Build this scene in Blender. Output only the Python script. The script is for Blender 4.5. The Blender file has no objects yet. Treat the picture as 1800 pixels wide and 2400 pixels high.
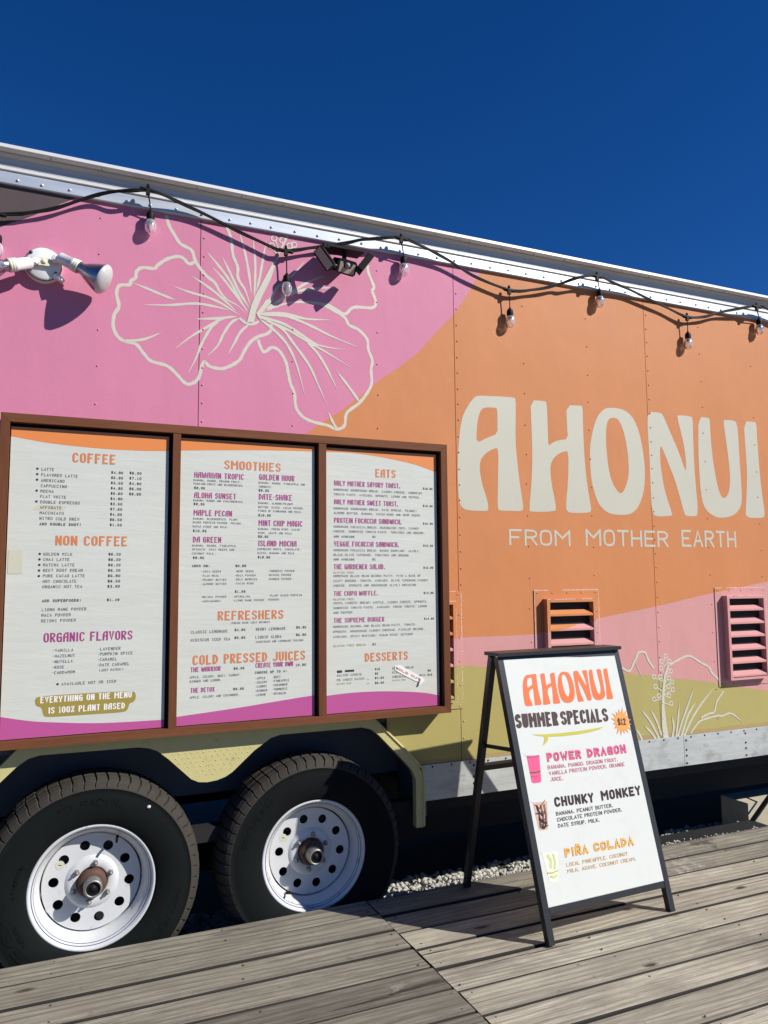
import bpy, math, random
import numpy as np
from mathutils import Vector, Matrix
from mathutils.geometry import tessellate_polygon
random.seed(7)
SC = bpy.context.scene
COL = SC.collection
# ------------------------------------------------------------------ camera, light, exposure
YAW, PITCH, ROLL = 0.41165548, 0.09533908, -0.00893766
FX = 1782.86                                  # focal length for a picture 2400 high
EYE = Vector((0.0, -3.195, 1.27))
_f = Vector((math.sin(YAW)*math.cos(PITCH), math.cos(YAW)*math.cos(PITCH), math.sin(PITCH)))
_r = _f.cross(Vector((0, 0, 1))).normalized(); _u = _r.cross(_f)
RT = _r*math.cos(ROLL) + _u*math.sin(ROLL); UP = -_r*math.sin(ROLL) + _u*math.cos(ROLL)
cd = bpy.data.cameras.new('camera'); cam = bpy.data.objects.new('camera', cd); COL.objects.link(cam)
m = Matrix.Identity(4)
for i in range(3):
    m[i][0] = RT[i]; m[i][1] = UP[i]; m[i][2] = -_f[i]; m[i][3] = EYE[i]
cam.matrix_world = m
cd.sensor_fit = 'VERTICAL'; cd.sensor_height = 36; cd.sensor_width = 27
cd.lens = FX/2400*36; cd.clip_start = 0.05; cd.clip_end = 4000
SC.camera = cam
SUN = Vector((1.15, -1.0, 1.12)).normalized()
el = math.asin(SUN.z); az = math.atan2(SUN.x, SUN.y)
wd = bpy.data.worlds.new('World'); SC.world = wd; wd.use_nodes = True
nt = wd.node_tree; nt.nodes.clear()
sky = nt.nodes.new('ShaderNodeTexSky'); sky.sky_type = 'NISHITA'; sky.sun_disc = False
sky.sun_elevation = el; sky.sun_rotation = az
sky.altitude = 1200; sky.air_density = 1.0; sky.dust_density = 0.0; sky.ozone_density = 4.0
sa = nt.nodes.new('ShaderNodeHueSaturation'); sa.inputs['Saturation'].default_value = 1.30
hs = nt.nodes.new('ShaderNodeVectorMath'); hs.operation = 'MULTIPLY'; hs.inputs[1].default_value = (.80, 1.0, 1.43)   # clear, dry high-altitude blue
bg = nt.nodes.new('ShaderNodeBackground'); bg.inputs['Strength'].default_value = 0.05
wo = nt.nodes.new('ShaderNodeOutputWorld')
nt.links.new(sky.outputs[0], sa.inputs['Color']); nt.links.new(sa.outputs[0], hs.inputs[0]); nt.links.new(hs.outputs[0], bg.inputs['Color']); nt.links.new(bg.outputs[0], wo.inputs[0])
sl = bpy.data.lights.new('sun', 'SUN'); so = bpy.data.objects.new('sun', sl); COL.objects.link(so)
sl.energy = 5.0; sl.angle = math.radians(0.53); sl.color = (1.0, 0.955, 0.89)
so.rotation_euler = SUN.to_track_quat('Z', 'Y').to_euler(); so.location = SUN*30
SC.view_settings.view_transform = 'Standard'; SC.view_settings.look = 'None'
SC.view_settings.exposure = 0.27; SC.view_settings.gamma = 1.0; SC.view_settings.use_curve_mapping = False
SC.render.engine = 'CYCLES'

# ------------------------------------------------------------------ surveying helpers
def ray(px, py): return _f + RT*((px-900)/FX) - UP*((py-1200)/FX)
def W(px, py, y=0.0):
    d = ray(px, py); return EYE + d*((y-EYE.y)/d.y)
DZ = -.06                                      # top of the deck
def G(px, py, z=DZ):
    d = ray(px, py); return EYE + d*((z-EYE.z)/d.z)
CROPS = {'F1': (0, 340, .36166), 'F2': (500, 440, .36166), 'F3': (300, 380, .24111), 'K': (640, 540, .15672),
         'L1': (1050, 880, .24111), 'L2': (1400, 920, .24111), 'P': (1400, 1480, .24111), 'Q': (0, 540, .18083),
         'A': (0, 950, .25317), 'B': (0, 1350, .25317), 'C': (400, 1000, .22905), 'D': (400, 1300, .22905),
         'E': (740, 1000, .20494), 'F': (740, 1340, .20494), 'S3': (1160, 1530, .21700), 'S4': (1200, 1720, .24111)}
def px(c, x, y):
    a, b, s = CROPS[c]; return a+x*s, b+y*s
def WC(c, x, y, yy=0.0): return W(*px(c, x, y), yy)

# ------------------------------------------------------------------ mesh helpers
class MB:
    def __init__(s): s.v = []; s.f = []; s.m = []; s.sm = []
    def add(s, vs, fs, mi=0, smooth=False):
        o = len(s.v); s.v += [tuple(v) for v in vs]
        for f in fs: s.f.append(tuple(i+o for i in f)); s.m.append(mi); s.sm.append(smooth)
    def box(s, a, b, mi=0):
        x0, y0, z0 = a; x1, y1, z1 = b
        vs = [(x0,y0,z0),(x1,y0,z0),(x1,y1,z0),(x0,y1,z0),(x0,y0,z1),(x1,y0,z1),(x1,y1,z1),(x0,y1,z1)]
        s.add(vs, [(0,3,2,1),(4,5,6,7),(0,1,5,4),(1,2,6,5),(2,3,7,6),(3,0,4,7)], mi)
    def hexa(s, p, mi=0):   # 8 points, same order as box
        s.add(p, [(0,3,2,1),(4,5,6,7),(0,1,5,4),(1,2,6,5),(2,3,7,6),(3,0,4,7)], mi)
    def bar(s, a, b, side, thick, w, mi=0):   # from a to b, cross-section vectors side*w, thick*t
        a = Vector(a); b = Vector(b); S = Vector(side).normalized()*w/2; T = Vector(thick)/2
        s.hexa([a-S-T, a+S-T, a+S+T, a-S+T, b-S-T, b+S-T, b+S+T, b-S+T], mi)
    def tube(s, pts, r, n=8, mi=0, caps=True, smooth=True):
        pts = [Vector(p) for p in pts]; k = len(pts); rs = r if isinstance(r, (list, tuple)) else [r]*k
        prev = None; vs = []
        for i, p in enumerate(pts):
            t = (pts[min(i+1, k-1)]-pts[max(i-1, 0)]).normalized()
            if prev is None: a = t.orthogonal().normalized()
            else: a = (prev - t*prev.dot(t)).normalized()
            prev = a; b = t.cross(a)
            for j in range(n):
                q = 2*math.pi*j/n; vs.append(p + (a*math.cos(q)+b*math.sin(q))*rs[i])
        fs = [(i*n+j, i*n+(j+1) % n, (i+1)*n+(j+1) % n, (i+1)*n+j) for i in range(k-1) for j in range(n)]
        s.add(vs, fs, mi, smooth)
        if caps:
            s.add(vs[:n], [tuple(reversed(range(n)))], mi); s.add(vs[-n:], [tuple(range(n))], mi)
    def lathe(s, prof, c, axis, n=32, mi=0, smooth=True, phase=0.0):   # prof: (radius, distance along axis)
        c = Vector(c); ax = Vector(axis).normalized(); a = ax.orthogonal().normalized(); b = ax.cross(a)
        vs = [c+ax*h+(a*math.cos(2*math.pi*j/n+phase)+b*math.sin(2*math.pi*j/n+phase))*r for r, h in prof for j in range(n)]
        s.add(vs, [(i*n+j, i*n+(j+1) % n, (i+1)*n+(j+1) % n, (i+1)*n+j) for i in range(len(prof)-1) for j in range(n)], mi, smooth)
    def prism(s, loops, y0, y1, mi=0, sides=True):    # polygon(s) in x,z extruded between y0 (front) and y1
        L = [[Vector((p[0], p[1], 0)) for p in lp] for lp in loops]
        tri = tessellate_polygon(L); flat = [p for lp in L for p in lp]
        for y in (y0, y1):
            s.add([(p.x, y, p.y) for p in flat], [tuple(t) for t in tri], mi)
        if sides:
            for lp in L:
                n = len(lp)
                for i in range(n):
                    a = lp[i]; b = lp[(i+1) % n]
                    s.add([(a.x, y0, a.y), (b.x, y0, b.y), (b.x, y1, b.y), (a.x, y1, a.y)], [(0, 1, 2, 3)], mi)
    def build(s, name, mats, parent=None, kind=None, label=None):
        me = bpy.data.meshes.new(name); me.from_pydata(s.v, [], s.f)
        if not isinstance(mats, (list, tuple)): mats = [mats]
        for q in mats: me.materials.append(q)
        me.polygons.foreach_set('material_index', s.m); me.polygons.foreach_set('use_smooth', s.sm)
        me.update()
        o = bpy.data.objects.new(name, me); COL.objects.link(o)
        if parent: o.parent = parent; o.matrix_parent_inverse = Matrix.Identity(4)
        if parent and parent.get('_off'):
            o.location = -Vector(parent['_off'])
        if kind: o['kind'] = kind
        if label: o['label'] = label
        return o
def thing(name, label, cat, loc, group=None):
    o = bpy.data.objects.new(name, None); COL.objects.link(o); o.empty_display_size = .1
    o.location = loc; o['_off'] = tuple(loc); o['label'] = label; o['category'] = cat
    if group: o['group'] = group
    return o
def part(o, name=None, lab=None):
    if name: o.name = name
    if lab: o['label'] = lab
    return o
def catmull(P, sub=5):
    if len(P) < 3: return [tuple(p) for p in P]
    P = [P[0]]+list(P)+[P[-1]]; out = []
    for i in range(1, len(P)-2):
        a, b, c, d = P[i-1], P[i], P[i+1], P[i+2]
        for k in range(sub):
            t = k/sub
            out.append(tuple(.5*((2*b[j])+(-a[j]+c[j])*t+(2*a[j]-5*b[j]+4*c[j]-d[j])*t*t+(-a[j]+3*b[j]-3*c[j]+d[j])*t**3) for j in range(len(b))))
    out.append(tuple(P[-2])); return out
class Frame:
    def __init__(s, o, ux, uz, n): s.o = Vector(o); s.x = Vector(ux); s.z = Vector(uz); s.n = Vector(n)
    def __call__(s, u, v, off=0.0): return s.o+s.x*u+s.z*v+s.n*off
WALL = Frame((0, 0, 0), (1, 0, 0), (0, 0, 1), (0, -1, 0))
def ribbon(mb, F, pts, w, off, mi=0):
    P = [Vector((p[0], p[1])) for p in pts]
    P = [p for i, p in enumerate(P) if i == 0 or (p-P[i-1]).length > 1e-6]
    k = len(P)
    if k < 2: return
    ws = w if isinstance(w, (list, tuple)) else [w]*k
    if len(ws) != k: ws = [ws[min(int(i*len(ws)/k), len(ws)-1)] for i in range(k)]
    vs = []
    for i in range(k):
        a = (P[i]-P[i-1]).normalized() if i else (P[1]-P[0]).normalized()
        b = (P[i+1]-P[i]).normalized() if i < k-1 else a
        n1 = Vector((-a.y, a.x)); n2 = Vector((-b.y, b.x)); n = n1+n2
        if n.length < .2: n = n1
        n.normalize(); sc = 1/max(.6, n.dot(n1)); n = n*ws[i]/2*sc
        vs += [F(P[i].x+n.x, P[i].y+n.y, off), F(P[i].x-n.x, P[i].y-n.y, off)]
    mb.add(vs, [(2*i, 2*i+1, 2*i+3, 2*i+2) for i in range(k-1)], mi)
def flat(mb, F, loops, off, mi=0):
    L = [[Vector((p[0], p[1], 0)) for p in lp] for lp in loops]
    tri = tessellate_polygon(L); fl = [p for lp in L for p in lp]
    mb.add([F(p.x, p.y, off) for p in fl], [tuple(t) for t in tri], mi)
def disc2(mb, F, u, v, r, off, mi=0, n=10):
    mb.add([F(u+r*math.cos(6.2832*i/n), v+r*math.sin(6.2832*i/n), off) for i in range(n)], [tuple(range(n))], mi)
FONT = {k: [[(int(c[0]), int(c[1])) for c in st.split()] for st in v.split('|')] for k, v in {
 'A': '00 26 40|12 32', 'B': '00 06|06 36 45 44 33 03|33 42 41 30 00', 'C': '45 36 16 05 01 10 30 41', 'D': '00 06|06 26 44 42 20 00',
 'E': '46 06 00 40|03 33', 'F': '46 06 00|03 33', 'G': '45 36 16 05 01 10 30 41|40 43 23', 'H': '00 06|40 46|03 43', 'I': '20 26|10 30|16 36',
 'J': '46 41 30 10 01', 'K': '00 06|46 02|13 40', 'L': '06 00 40', 'M': '00 06|06 23 46|46 40', 'N': '00 06|06 40|40 46',
 'O': '10 01 05 16 36 45 41 30 10', 'P': '00 06|06 36 45 44 33 03', 'Q': '10 01 05 16 36 45 41 30 10|21 40', 'R': '00 06|06 36 45 44 33 03|23 40',
 'S': '45 36 16 05 04 13 33 42 41 30 10 01', 'T': '20 26|06 46', 'U': '06 01 10 30 41 46', 'V': '06 20 46', 'W': '06 10 24 30 46',
 'X': '00 46|06 40', 'Y': '06 23 46|23 20', 'Z': '06 46 00 40', '0': '10 01 05 16 36 45 41 30 10', '1': '15 26 20|10 30',
 '2': '05 16 36 45 44 00 40', '3': '05 16 36 45 44 33 23|33 42 41 30 10 01', '4': '30 36 02 42', '5': '46 06 03 33 42 41 30 10 01',
 '6': '45 36 16 05 01 10 30 41|41 42 33 03', '7': '06 46 20', '8': '13 04 05 16 36 45 44 33 13|13 02 01 10 30 41 42 33', '9': '01 10 30 41 45 36 16 05 04|04 13 43',
 '$': '45 36 16 05 04 13 33 42 41 30 10 01|20 27', '.': '20 21', ',': '21 10', ':': '21 22|24 25', '-': '13 33', '/': '00 46',
 '(': '36 25 21 30', ')': '16 25 21 10', '!': '20 21|23 26', '%': '00 46|05 16|30 41', 'x': '10 34|14 30', '\u00d1': '00 06|06 40|40 46|17 18 37 38', '+': '21 25|03 43', ' ': ''}.items() for st in [0] if v}
FONT[' '] = []
NOUV = dict(FONT)
def _g(s): return [[(float(a.split(',')[0]), float(a.split(',')[1])) for a in st.split()] for st in s.split('|')]
NOUV['A'] = _g('0,0 0,3.6 .6,5.2 1.6,6 4,6 4,0|0,2.2 1.6,3 4,3.2')
NOUV['E'] = _g('4,6 0,6 0,0 4,0|0,2.9 2.9,3.3')
NOUV['F'] = _g('4,6 0,6 0,0|0,2.9 2.9,3.3')
NOUV['H'] = _g('0,0 0,6|4,0 4,6|0,2.2 1.6,3 4,3.2')
NOUV['Y'] = _g('0,6 0,4.4 2,3 4,4.4 4,6|2,3 2,0'); NOUV['W'] = _g('0,6 0,1 1,0 2,1 2,4.4|2,1 3,0 4,1 4,6'); NOUV['I'] = _g('2,0 2,6'); NOUV['1'] = _g('1,5 2,6 2,0')
NOUV['R'] = _g('0,0 0,6|0,6 3,6 4,5 3.6,3.4 0,2.6|1.6,2.8 4,0')
NOUV['S'] = _g('4,5 3,6 1,6 0,4.8 .6,3.6 3.4,2.6 4,1.4 3,0 1,0 0,1')
SANS = dict(FONT); SANS['I'] = _g('2,0 2,6'); SANS['1'] = _g('1,5 2,6 2,0')
ROUND = set('BCDGJOPQRSU023568')
def chaikin(P):
    closed = P[0] == P[-1]; out = [] if closed else [P[0]]
    for a, b in zip(P[:-1], P[1:]):
        out += [(a[0]*.75+b[0]*.25, a[1]*.75+b[1]*.25), (a[0]*.25+b[0]*.75, a[1]*.25+b[1]*.75)]
    if closed: out.append(out[0])
    else: out.append(P[-1]); del out[1]; del out[-2]
    return out
WID = {'I': .42, '!': .5, '.': .45, ',': .5, ':': .45, '1': .6, 'M': 1.3, 'W': 1.3, ' ': .62, '-': .7, '(': .6, ')': .6}
def glyphs(txt, width, cap, font, mono, iw=0.0, ih=0.0):
    adv = [1.0 if mono else WID.get(c, 1.0) for c in txt]
    gap = .34 if mono else .2
    tot = sum(adv)+gap*(len(txt)-1); k = width/tot; x = 0
    for c, a in zip(txt, adv):
        gw = a*k; G_ = font.get(c, [])
        if a < .7 and c != ' ' and not mono: mp = lambda p: (x+gw/2+(p[0]-2)/4*max(0, k*.8-iw), ih/2+p[1]/6*(cap-ih))
        else: mp = lambda p: (x+iw/2+p[0]/4*(gw-iw), ih/2+p[1]/6*(cap-ih))
        for st in G_: yield c, [mp(p) for p in st]
        x += gw+gap*k
def text(mb, F, txt, u, v, width, cap, pen, mi=0, font=None, mono=True, off=.0008, slope=0.0, smooth=0, shear=0.0):
    font = font or FONT; pv, ph = pen
    n = 0
    ins = min(pv*cap, width/max(1, len(txt))*.36)
    for c, st in glyphs(txt, width, cap, font, mono, ins, ph*cap):
        P = st
        if smooth and c in ROUND and len(P) > 3:
            for _ in range(smooth): P = chaikin(P)
        ws = []
        for i in range(len(P)):
            a = P[max(i-1, 0)]; b = P[min(i+1, len(P)-1)]
            L = math.hypot(b[0]-a[0], b[1]-a[1]) or 1
            ws.append((ph+(pv-ph)*(abs(b[1]-a[1])/L)**4)*cap)
        # push the ends out a little, square pen
        n += 1
        Q = [(u+x, v+z+slope*x) if not shear else (u+x+shear*z, v+z+slope*x) for x, z in P]
        if len(Q) >= 2 and Q[0] != Q[-1]:
            def ext(p, q, w):
                d = Vector((p[0]-q[0], p[1]-q[1])); d = d.normalized()*w*.5 if d.length else d
                return (p[0]+d.x, p[1]+d.y)
            Q[0] = ext(Q[0], Q[1], ph*cap); Q[-1] = ext(Q[-1], Q[-2], ph*cap)
        ribbon(mb, F, Q, ws, off+.00006*(n % 6), mi)

# ------------------------------------------------------------------ materials
def mat(name, base, rough=.5, metal=0.0, **kw):
    mt = bpy.data.materials.new(name); mt.use_nodes = True; n = mt.node_tree; b = n.nodes['Principled BSDF']
    b.inputs['Base Color'].default_value = (*base, 1); b.inputs['Roughness'].default_value = rough; b.inputs['Metallic'].default_value = metal
    mt.diffuse_color = (*base, 1)
    for k, v in kw.items(): b.inputs[k.replace('_', ' ')].default_value = v
    return mt
class NT:
    def __init__(s, mt): s.t = mt.node_tree; s.b = s.t.nodes['Principled BSDF']
    def n(s, ty, **kw):
        o = s.t.nodes.new('ShaderNode'+ty)
        for k, v in kw.items(): setattr(o, k, v)
        return o
    def l(s, a, b): s.t.links.new(a, b)
    def noise(s, vec, scale, detail=3, rough=.55, sc=(1, 1, 1)):
        mp = s.n('Mapping'); mp.inputs['Scale'].default_value = sc; s.l(vec, mp.inputs['Vector'])
        o = s.n('TexNoise'); o.inputs['Scale'].default_value = scale; o.inputs['Detail'].default_value = detail; o.inputs['Roughness'].default_value = rough
        s.l(mp.outputs[0], o.inputs['Vector']); return o.outputs['Fac']
    def math(s, op, a, b=None, c=None, clamp=False):
        o = s.n('Math', operation=op, use_clamp=clamp)
        for i, v in enumerate((a, b, c)):
            if v is None: continue
            if isinstance(v, (int, float)): o.inputs[i].default_value = v
            else: s.l(v, o.inputs[i])
        return o.outputs[0]
    def ramp(s, f, stops):
        o = s.n('ValToRGB'); e = o.color_ramp.elements
        e[0].position = stops[0][0]; e[0].color = (*stops[0][1], 1); e[1].position = stops[-1][0]; e[1].color = (*stops[-1][1], 1)
        for p, c in stops[1:-1]: q = e.new(p); q.color = (*c, 1)
        s.l(f, o.inputs[0]); return o.outputs[0]
    def mix(s, f, a, b, blend='MIX'):
        o = s.n('Mix', data_type='RGBA', blend_type=blend)
        if isinstance(f, (int, float)): o.inputs[0].default_value = f
        else: s.l(f, o.inputs[0])
        for i, v in ((6, a), (7, b)):
            if isinstance(v, tuple): o.inputs[i].default_value = (*v, 1)
            else: s.l(v, o.inputs[i])
        return o.outputs[2]
    def bump(s, h, st=.3, dist=.002):
        o = s.n('Bump'); o.inputs['Strength'].default_value = st; o.inputs['Distance'].default_value = dist
        s.l(h, o.inputs['Height']); s.l(o.outputs[0], s.b.inputs['Normal'])
def speckled(name, base, rough=.5, metal=0.0, amt=.15, scale=30, bump=.1, sc=(1, 1, 1), **kw):
    mt = mat(name, base, rough, metal, **kw); t = NT(mt); g = t.n('NewGeometry').outputs['Position']
    f = t.noise(g, scale, 4, .6, sc); f2 = t.noise(g, scale*.13, 3, .6, sc)
    lo = tuple(c*(1-amt) for c in base); hi = tuple(min(1, c*(1+amt)) for c in base)
    t.l(t.mix(t.math('MULTIPLY_ADD', f2, .6, t.math('MULTIPLY', f, .4)), lo, hi), t.b.inputs['Base Color'])
    if bump: t.bump(f, bump, .001)
    return mt
PINK = (.60, .208, .322); ORANGE = (.57, .215, .072); ROSE = (.60, .29, .275); GREEN = (.41, .355, .13); BROWN = (.085, .062, .062)
def paint_wall():
    mt = mat('mural_paint', PINK, .5); t = NT(mt); g = t.n('NewGeometry').outputs['Position']
    xyz = t.n('SeparateXYZ'); t.l(g, xyz.inputs[0])
    wob = t.math('MULTIPLY', t.math('SUBTRACT', t.noise(g, 40, 2), .5), .006)
    z = t.math('ADD', xyz.outputs['Z'], wob)
    X0, X1, Z1 = -4.2, 6.4, 3.4
    xn = t.math('DIVIDE', t.math('SUBTRACT', xyz.outputs['X'], X0), X1-X0)
    def curve(pts):
        o = t.n('FloatCurve'); cu = o.mapping.curves[0]; o.mapping.use_clip = False
        pts = sorted(pts); cu.points[0].location = ((pts[0][0]-X0)/(X1-X0), pts[0][1]/Z1); cu.points[1].location = ((pts[-1][0]-X0)/(X1-X0), pts[-1][1]/Z1)
        for p in pts[1:-1]: cu.points.new((p[0]-X0)/(X1-X0), p[1]/Z1)
        for p in cu.points: p.handle_type = 'AUTO_CLAMPED'
        o.mapping.update(); t.l(xn, o.inputs['Value']); return t.math('MULTIPLY', o.outputs[0], Z1)
    def wp(L): return [(p.x, p.z) for p in (W(*q) for q in L)]
    cb = curve([(-4.2, 1.2), (-2.2, 1.45), (-.9, 1.98)]+wp([(0, 533), (72, 508), (145, 477), (174, 466)])+[(.6, 3.2), (6.4, 3.35)])
    co = curve([(-4.2, .3), (.3, .9), (.8, 1.7)]+wp([(724, 1011), (807, 957), (883, 896), (970, 834), (1035, 765), (1062, 738), (1096, 689), (1125, 641)])+[(2.3, 3.3), (6.4, 3.4)])
    cr = curve([(-4.2, .95), (.8, .98)]+wp([(1063, 1495), (1193, 1490), (1251, 1486), (1405, 1449), (1530, 1423), (1675, 1389), (1800, 1363)])+[(4.6, 1.38), (6.4, 1.5)])
    cg = curve([(-4.2, .86), (.8, .88)]+wp([(1063, 1560), (1145, 1564), (1458, 1577), (1579, 1589), (1685, 1601), (1800, 1618)])+[(4.8, .62), (6.4, .5)])
    st = t.noise(g, 3.4, 5, .66, (1, 1, .35)); fine = t.noise(g, 70, 4, .68)
    def tone(c, warm=(1, 1, 1)):
        a = tuple(x*.82 for x in c); b = tuple(min(1, x*1.15*w) for x, w in zip(c, warm)); return t.mix(t.math('MULTIPLY_ADD', st, .62, t.math('MULTIPLY', fine, .38)), a, b)
    step = lambda thr: t.math('GREATER_THAN', z, thr)
    c = t.mix(step(cg), tone(GREEN, (1, .98, .9)), tone(ROSE)); c = t.mix(step(cr), c, tone(ORANGE, (1, 1.02, 1.1))); c = t.mix(step(co), c, tone(PINK)); c = t.mix(step(cb), c, tone(BROWN))
    # faint scuffs, chalky rub marks and drips
    sc = t.noise(g, 7, 5, .7, (1, 1, .5)); c = t.mix(t.ramp(sc, [(0.62, (0, 0, 0)), (.82, (.16, .16, .16))]), c, (.72, .55, .50))
    dr = t.noise(g, 14, 4, .6, (1, 1, .12)); c = t.mix(t.ramp(dr, [(.60, (0, 0, 0)), (.75, (.22, .22, .22))]), c, (.42, .20, .13))
    low = t.math('MULTIPLY', t.math('LESS_THAN', xyz.outputs['Z'], t.math('MULTIPLY_ADD', t.noise(g, 18, 4, .7), .03, .455)), .55)
    c = t.mix(low, c, (.36, .22, .11))
    t.l(c, t.b.inputs['Base Color'])
    h = t.math('ADD', t.math('MULTIPLY', t.noise(g, 420, 2, .5), .5), t.math('MULTIPLY', t.noise(g, 9, 3, .5), 3.0))
    bb = t.n('Bump'); bb.inputs['Strength'].default_value = .5; bb.inputs['Distance'].default_value = .012; t.l(t.noise(g, 2.4, 2, .5, (1, 1, .6)), bb.inputs['Height']); t.bump(h, .35, .0012)
    bn = [x for x in t.t.nodes if x.type == 'BUMP'][-1]; t.l(bb.outputs[0], bn.inputs['Normal'])
    t.l(t.math('MULTIPLY_ADD', fine, .2, .5), t.b.inputs['Roughness']); t.b.inputs['Specular IOR Level'].default_value = .3
    return mt
M = {}
M['wall'] = paint_wall()
M['cream'] = speckled('cream_sign_paint', (.57, .55, .45), .5, amt=.07, scale=60, bump=.15)
M['letter'] = speckled('grey_cream_letter_paint', (.52, .50, .40), .5, amt=.07, scale=40, bump=.15)
def plastic_panel():
    mt = mat('menu_face', (.56, .57, .52), .42); t = NT(mt); g = t.n('NewGeometry').outputs['Position']
    f = t.noise(g, 6, 4, .6, (.6, 1, 2)); t.l(t.mix(f, (.535, .55, .49), (.62, .635, .57)), t.b.inputs['Base Color'])
    t.bump(t.noise(g, 22, 3, .55, (.35, 1, 2.2)), .5, .0022); return mt
M['menu'] = plastic_panel()
M['m_orange'] = mat('print_orange', (.72, .235, .06), .42)
M['m_purple'] = mat('print_purple', (.46, .085, .27), .42)
M['m_head'] = mat('print_heading_orange', (.62, .20, .07), .45)
M['m_item'] = mat('print_heading_purple', (.36, .045, .20), .45)
M['m_ink'] = mat('print_ink', (.035, .035, .04), .5)
M['m_ink2'] = mat('print_ink_light', (.10, .10, .11), .5)
M['m_olive'] = mat('print_olive', (.32, .25, .05), .45)
M['m_gf'] = mat('print_olive_text', (.36, .32, .12), .5)
M['tape'] = mat('old_tape', (.56, .55, .42), .4)
M['tape_w'] = mat('white_tape', (.82, .80, .76), .45)
M['red'] = mat('red_marker', (.45, .015, .03), .5)
def alu(name, base, rough, metal=.85, sc=(.25, 1, 3), dark=.45):
    mt = mat(name, base, rough, metal); t = NT(mt); g = t.n('NewGeometry').outputs['Position']
    f = t.noise(g, 9, 5, .62, sc); f2 = t.noise(g, 160, 2, .5, (.1, 1, 1.0)); f3 = t.noise(g, 2.6, 4, .6)
    c = t.mix(t.ramp(f, [(.3, (0, 0, 0)), (.62, (1, 1, 1))]), tuple(x*(1-dark*.5) for x in base), base)
    c = t.mix(t.ramp(f3, [(.52, (0, 0, 0)), (.68, (.55, .55, .55))]), c, tuple(x*(1-dark) for x in base))
    t.l(c, t.b.inputs['Base Color']); t.l(t.math('MULTIPLY_ADD', f, .2, rough-.08), t.b.inputs['Roughness'])
    t.bump(f2, .12, .001); return mt
def skirtmat():
    mt = mat('weathered_aluminium_skirt', (.6, .62, .6), .5, .25); t = NT(mt); g = t.n('NewGeometry').outputs['Position']
    ln = t.noise(g, 60, 4, .6, (.05, 1, 1.3)); cl = t.noise(g, 5.5, 5, .66, (.6, 1, 1)); sc = t.noise(g, 24, 4, .7, (.5, 1, 1))
    c = t.mix(ln, (.40, .42, .405), (.60, .62, .595)); c = t.mix(t.ramp(cl, [(.50, (0, 0, 0)), (.66, (.75, .75, .75))]), c, (.26, .27, .26))
    c = t.mix(t.ramp(sc, [(.60, (0, 0, 0)), (.70, (.55, .55, .55))]), c, (.17, .175, .17)); c = t.mix(t.ramp(cl, [(.32, (.5, .5, .5)), (.44, (0, 0, 0))]), c, (.66, .68, .66))
    t.l(c, t.b.inputs['Base Color']); t.bump(t.noise(g, 4, 2, .5), .5, .006); return mt
M['skirt'] = skirtmat()
M['trim'] = alu('galvanised_roof_trim', (.56, .60, .66), .40, .45, dark=.2)
M['white_metal'] = speckled('white_roof_metal', (.74, .73, .70), .4, 0.15, amt=.05, scale=20, bump=.05)
M['cove'] = speckled('grey_cove_metal', (.50, .50, .50), .45, .25, amt=.06, scale=20, bump=.05)
M['black'] = speckled('black_rubber_cable', (.006, .006, .007), .6, amt=.3, scale=80, bump=.1, Specular_IOR_Level=.2)
M['blackmetal'] = speckled('black_sign_frame', (.016, .017, .021), .42, amt=.3, scale=90, bump=.2)
M['dark'] = mat('underbody_black', (.008, .008, .009), .8)
M['navy'] = speckled('wheel_well_paint', (.10, .105, .12), .7, amt=.2, scale=12)
M['underpanel'] = speckled('underbody_grey_sheet', (.07, .085, .10), .7, amt=.2, scale=8)
def wood(name, lo, hi, scale=26, dirv=(.06, 1, 1), rough=.7):
    mt = mat(name, hi, rough, Specular_IOR_Level=.25); t = NT(mt); g = t.n('NewGeometry').outputs['Position']
    f = t.noise(g, scale, 6, .65, dirv); f2 = t.noise(g, scale*7, 3, .6, dirv)
    t.l(t.mix(t.math('MULTIPLY_ADD', f2, .4, t.math('MULTIPLY', f, .6)), lo, hi), t.b.inputs['Base Color'])
    t.bump(f2, .3, .001); return mt
M['frame_h'] = wood('stained_cedar_rail', (.055, .017, .007), (.255, .092, .038), dirv=(.07, 1, 1))
M['frame_v'] = wood('stained_cedar_stile', (.05, .015, .006), (.22, .076, .031), dirv=(1, 1, .07))
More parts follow.
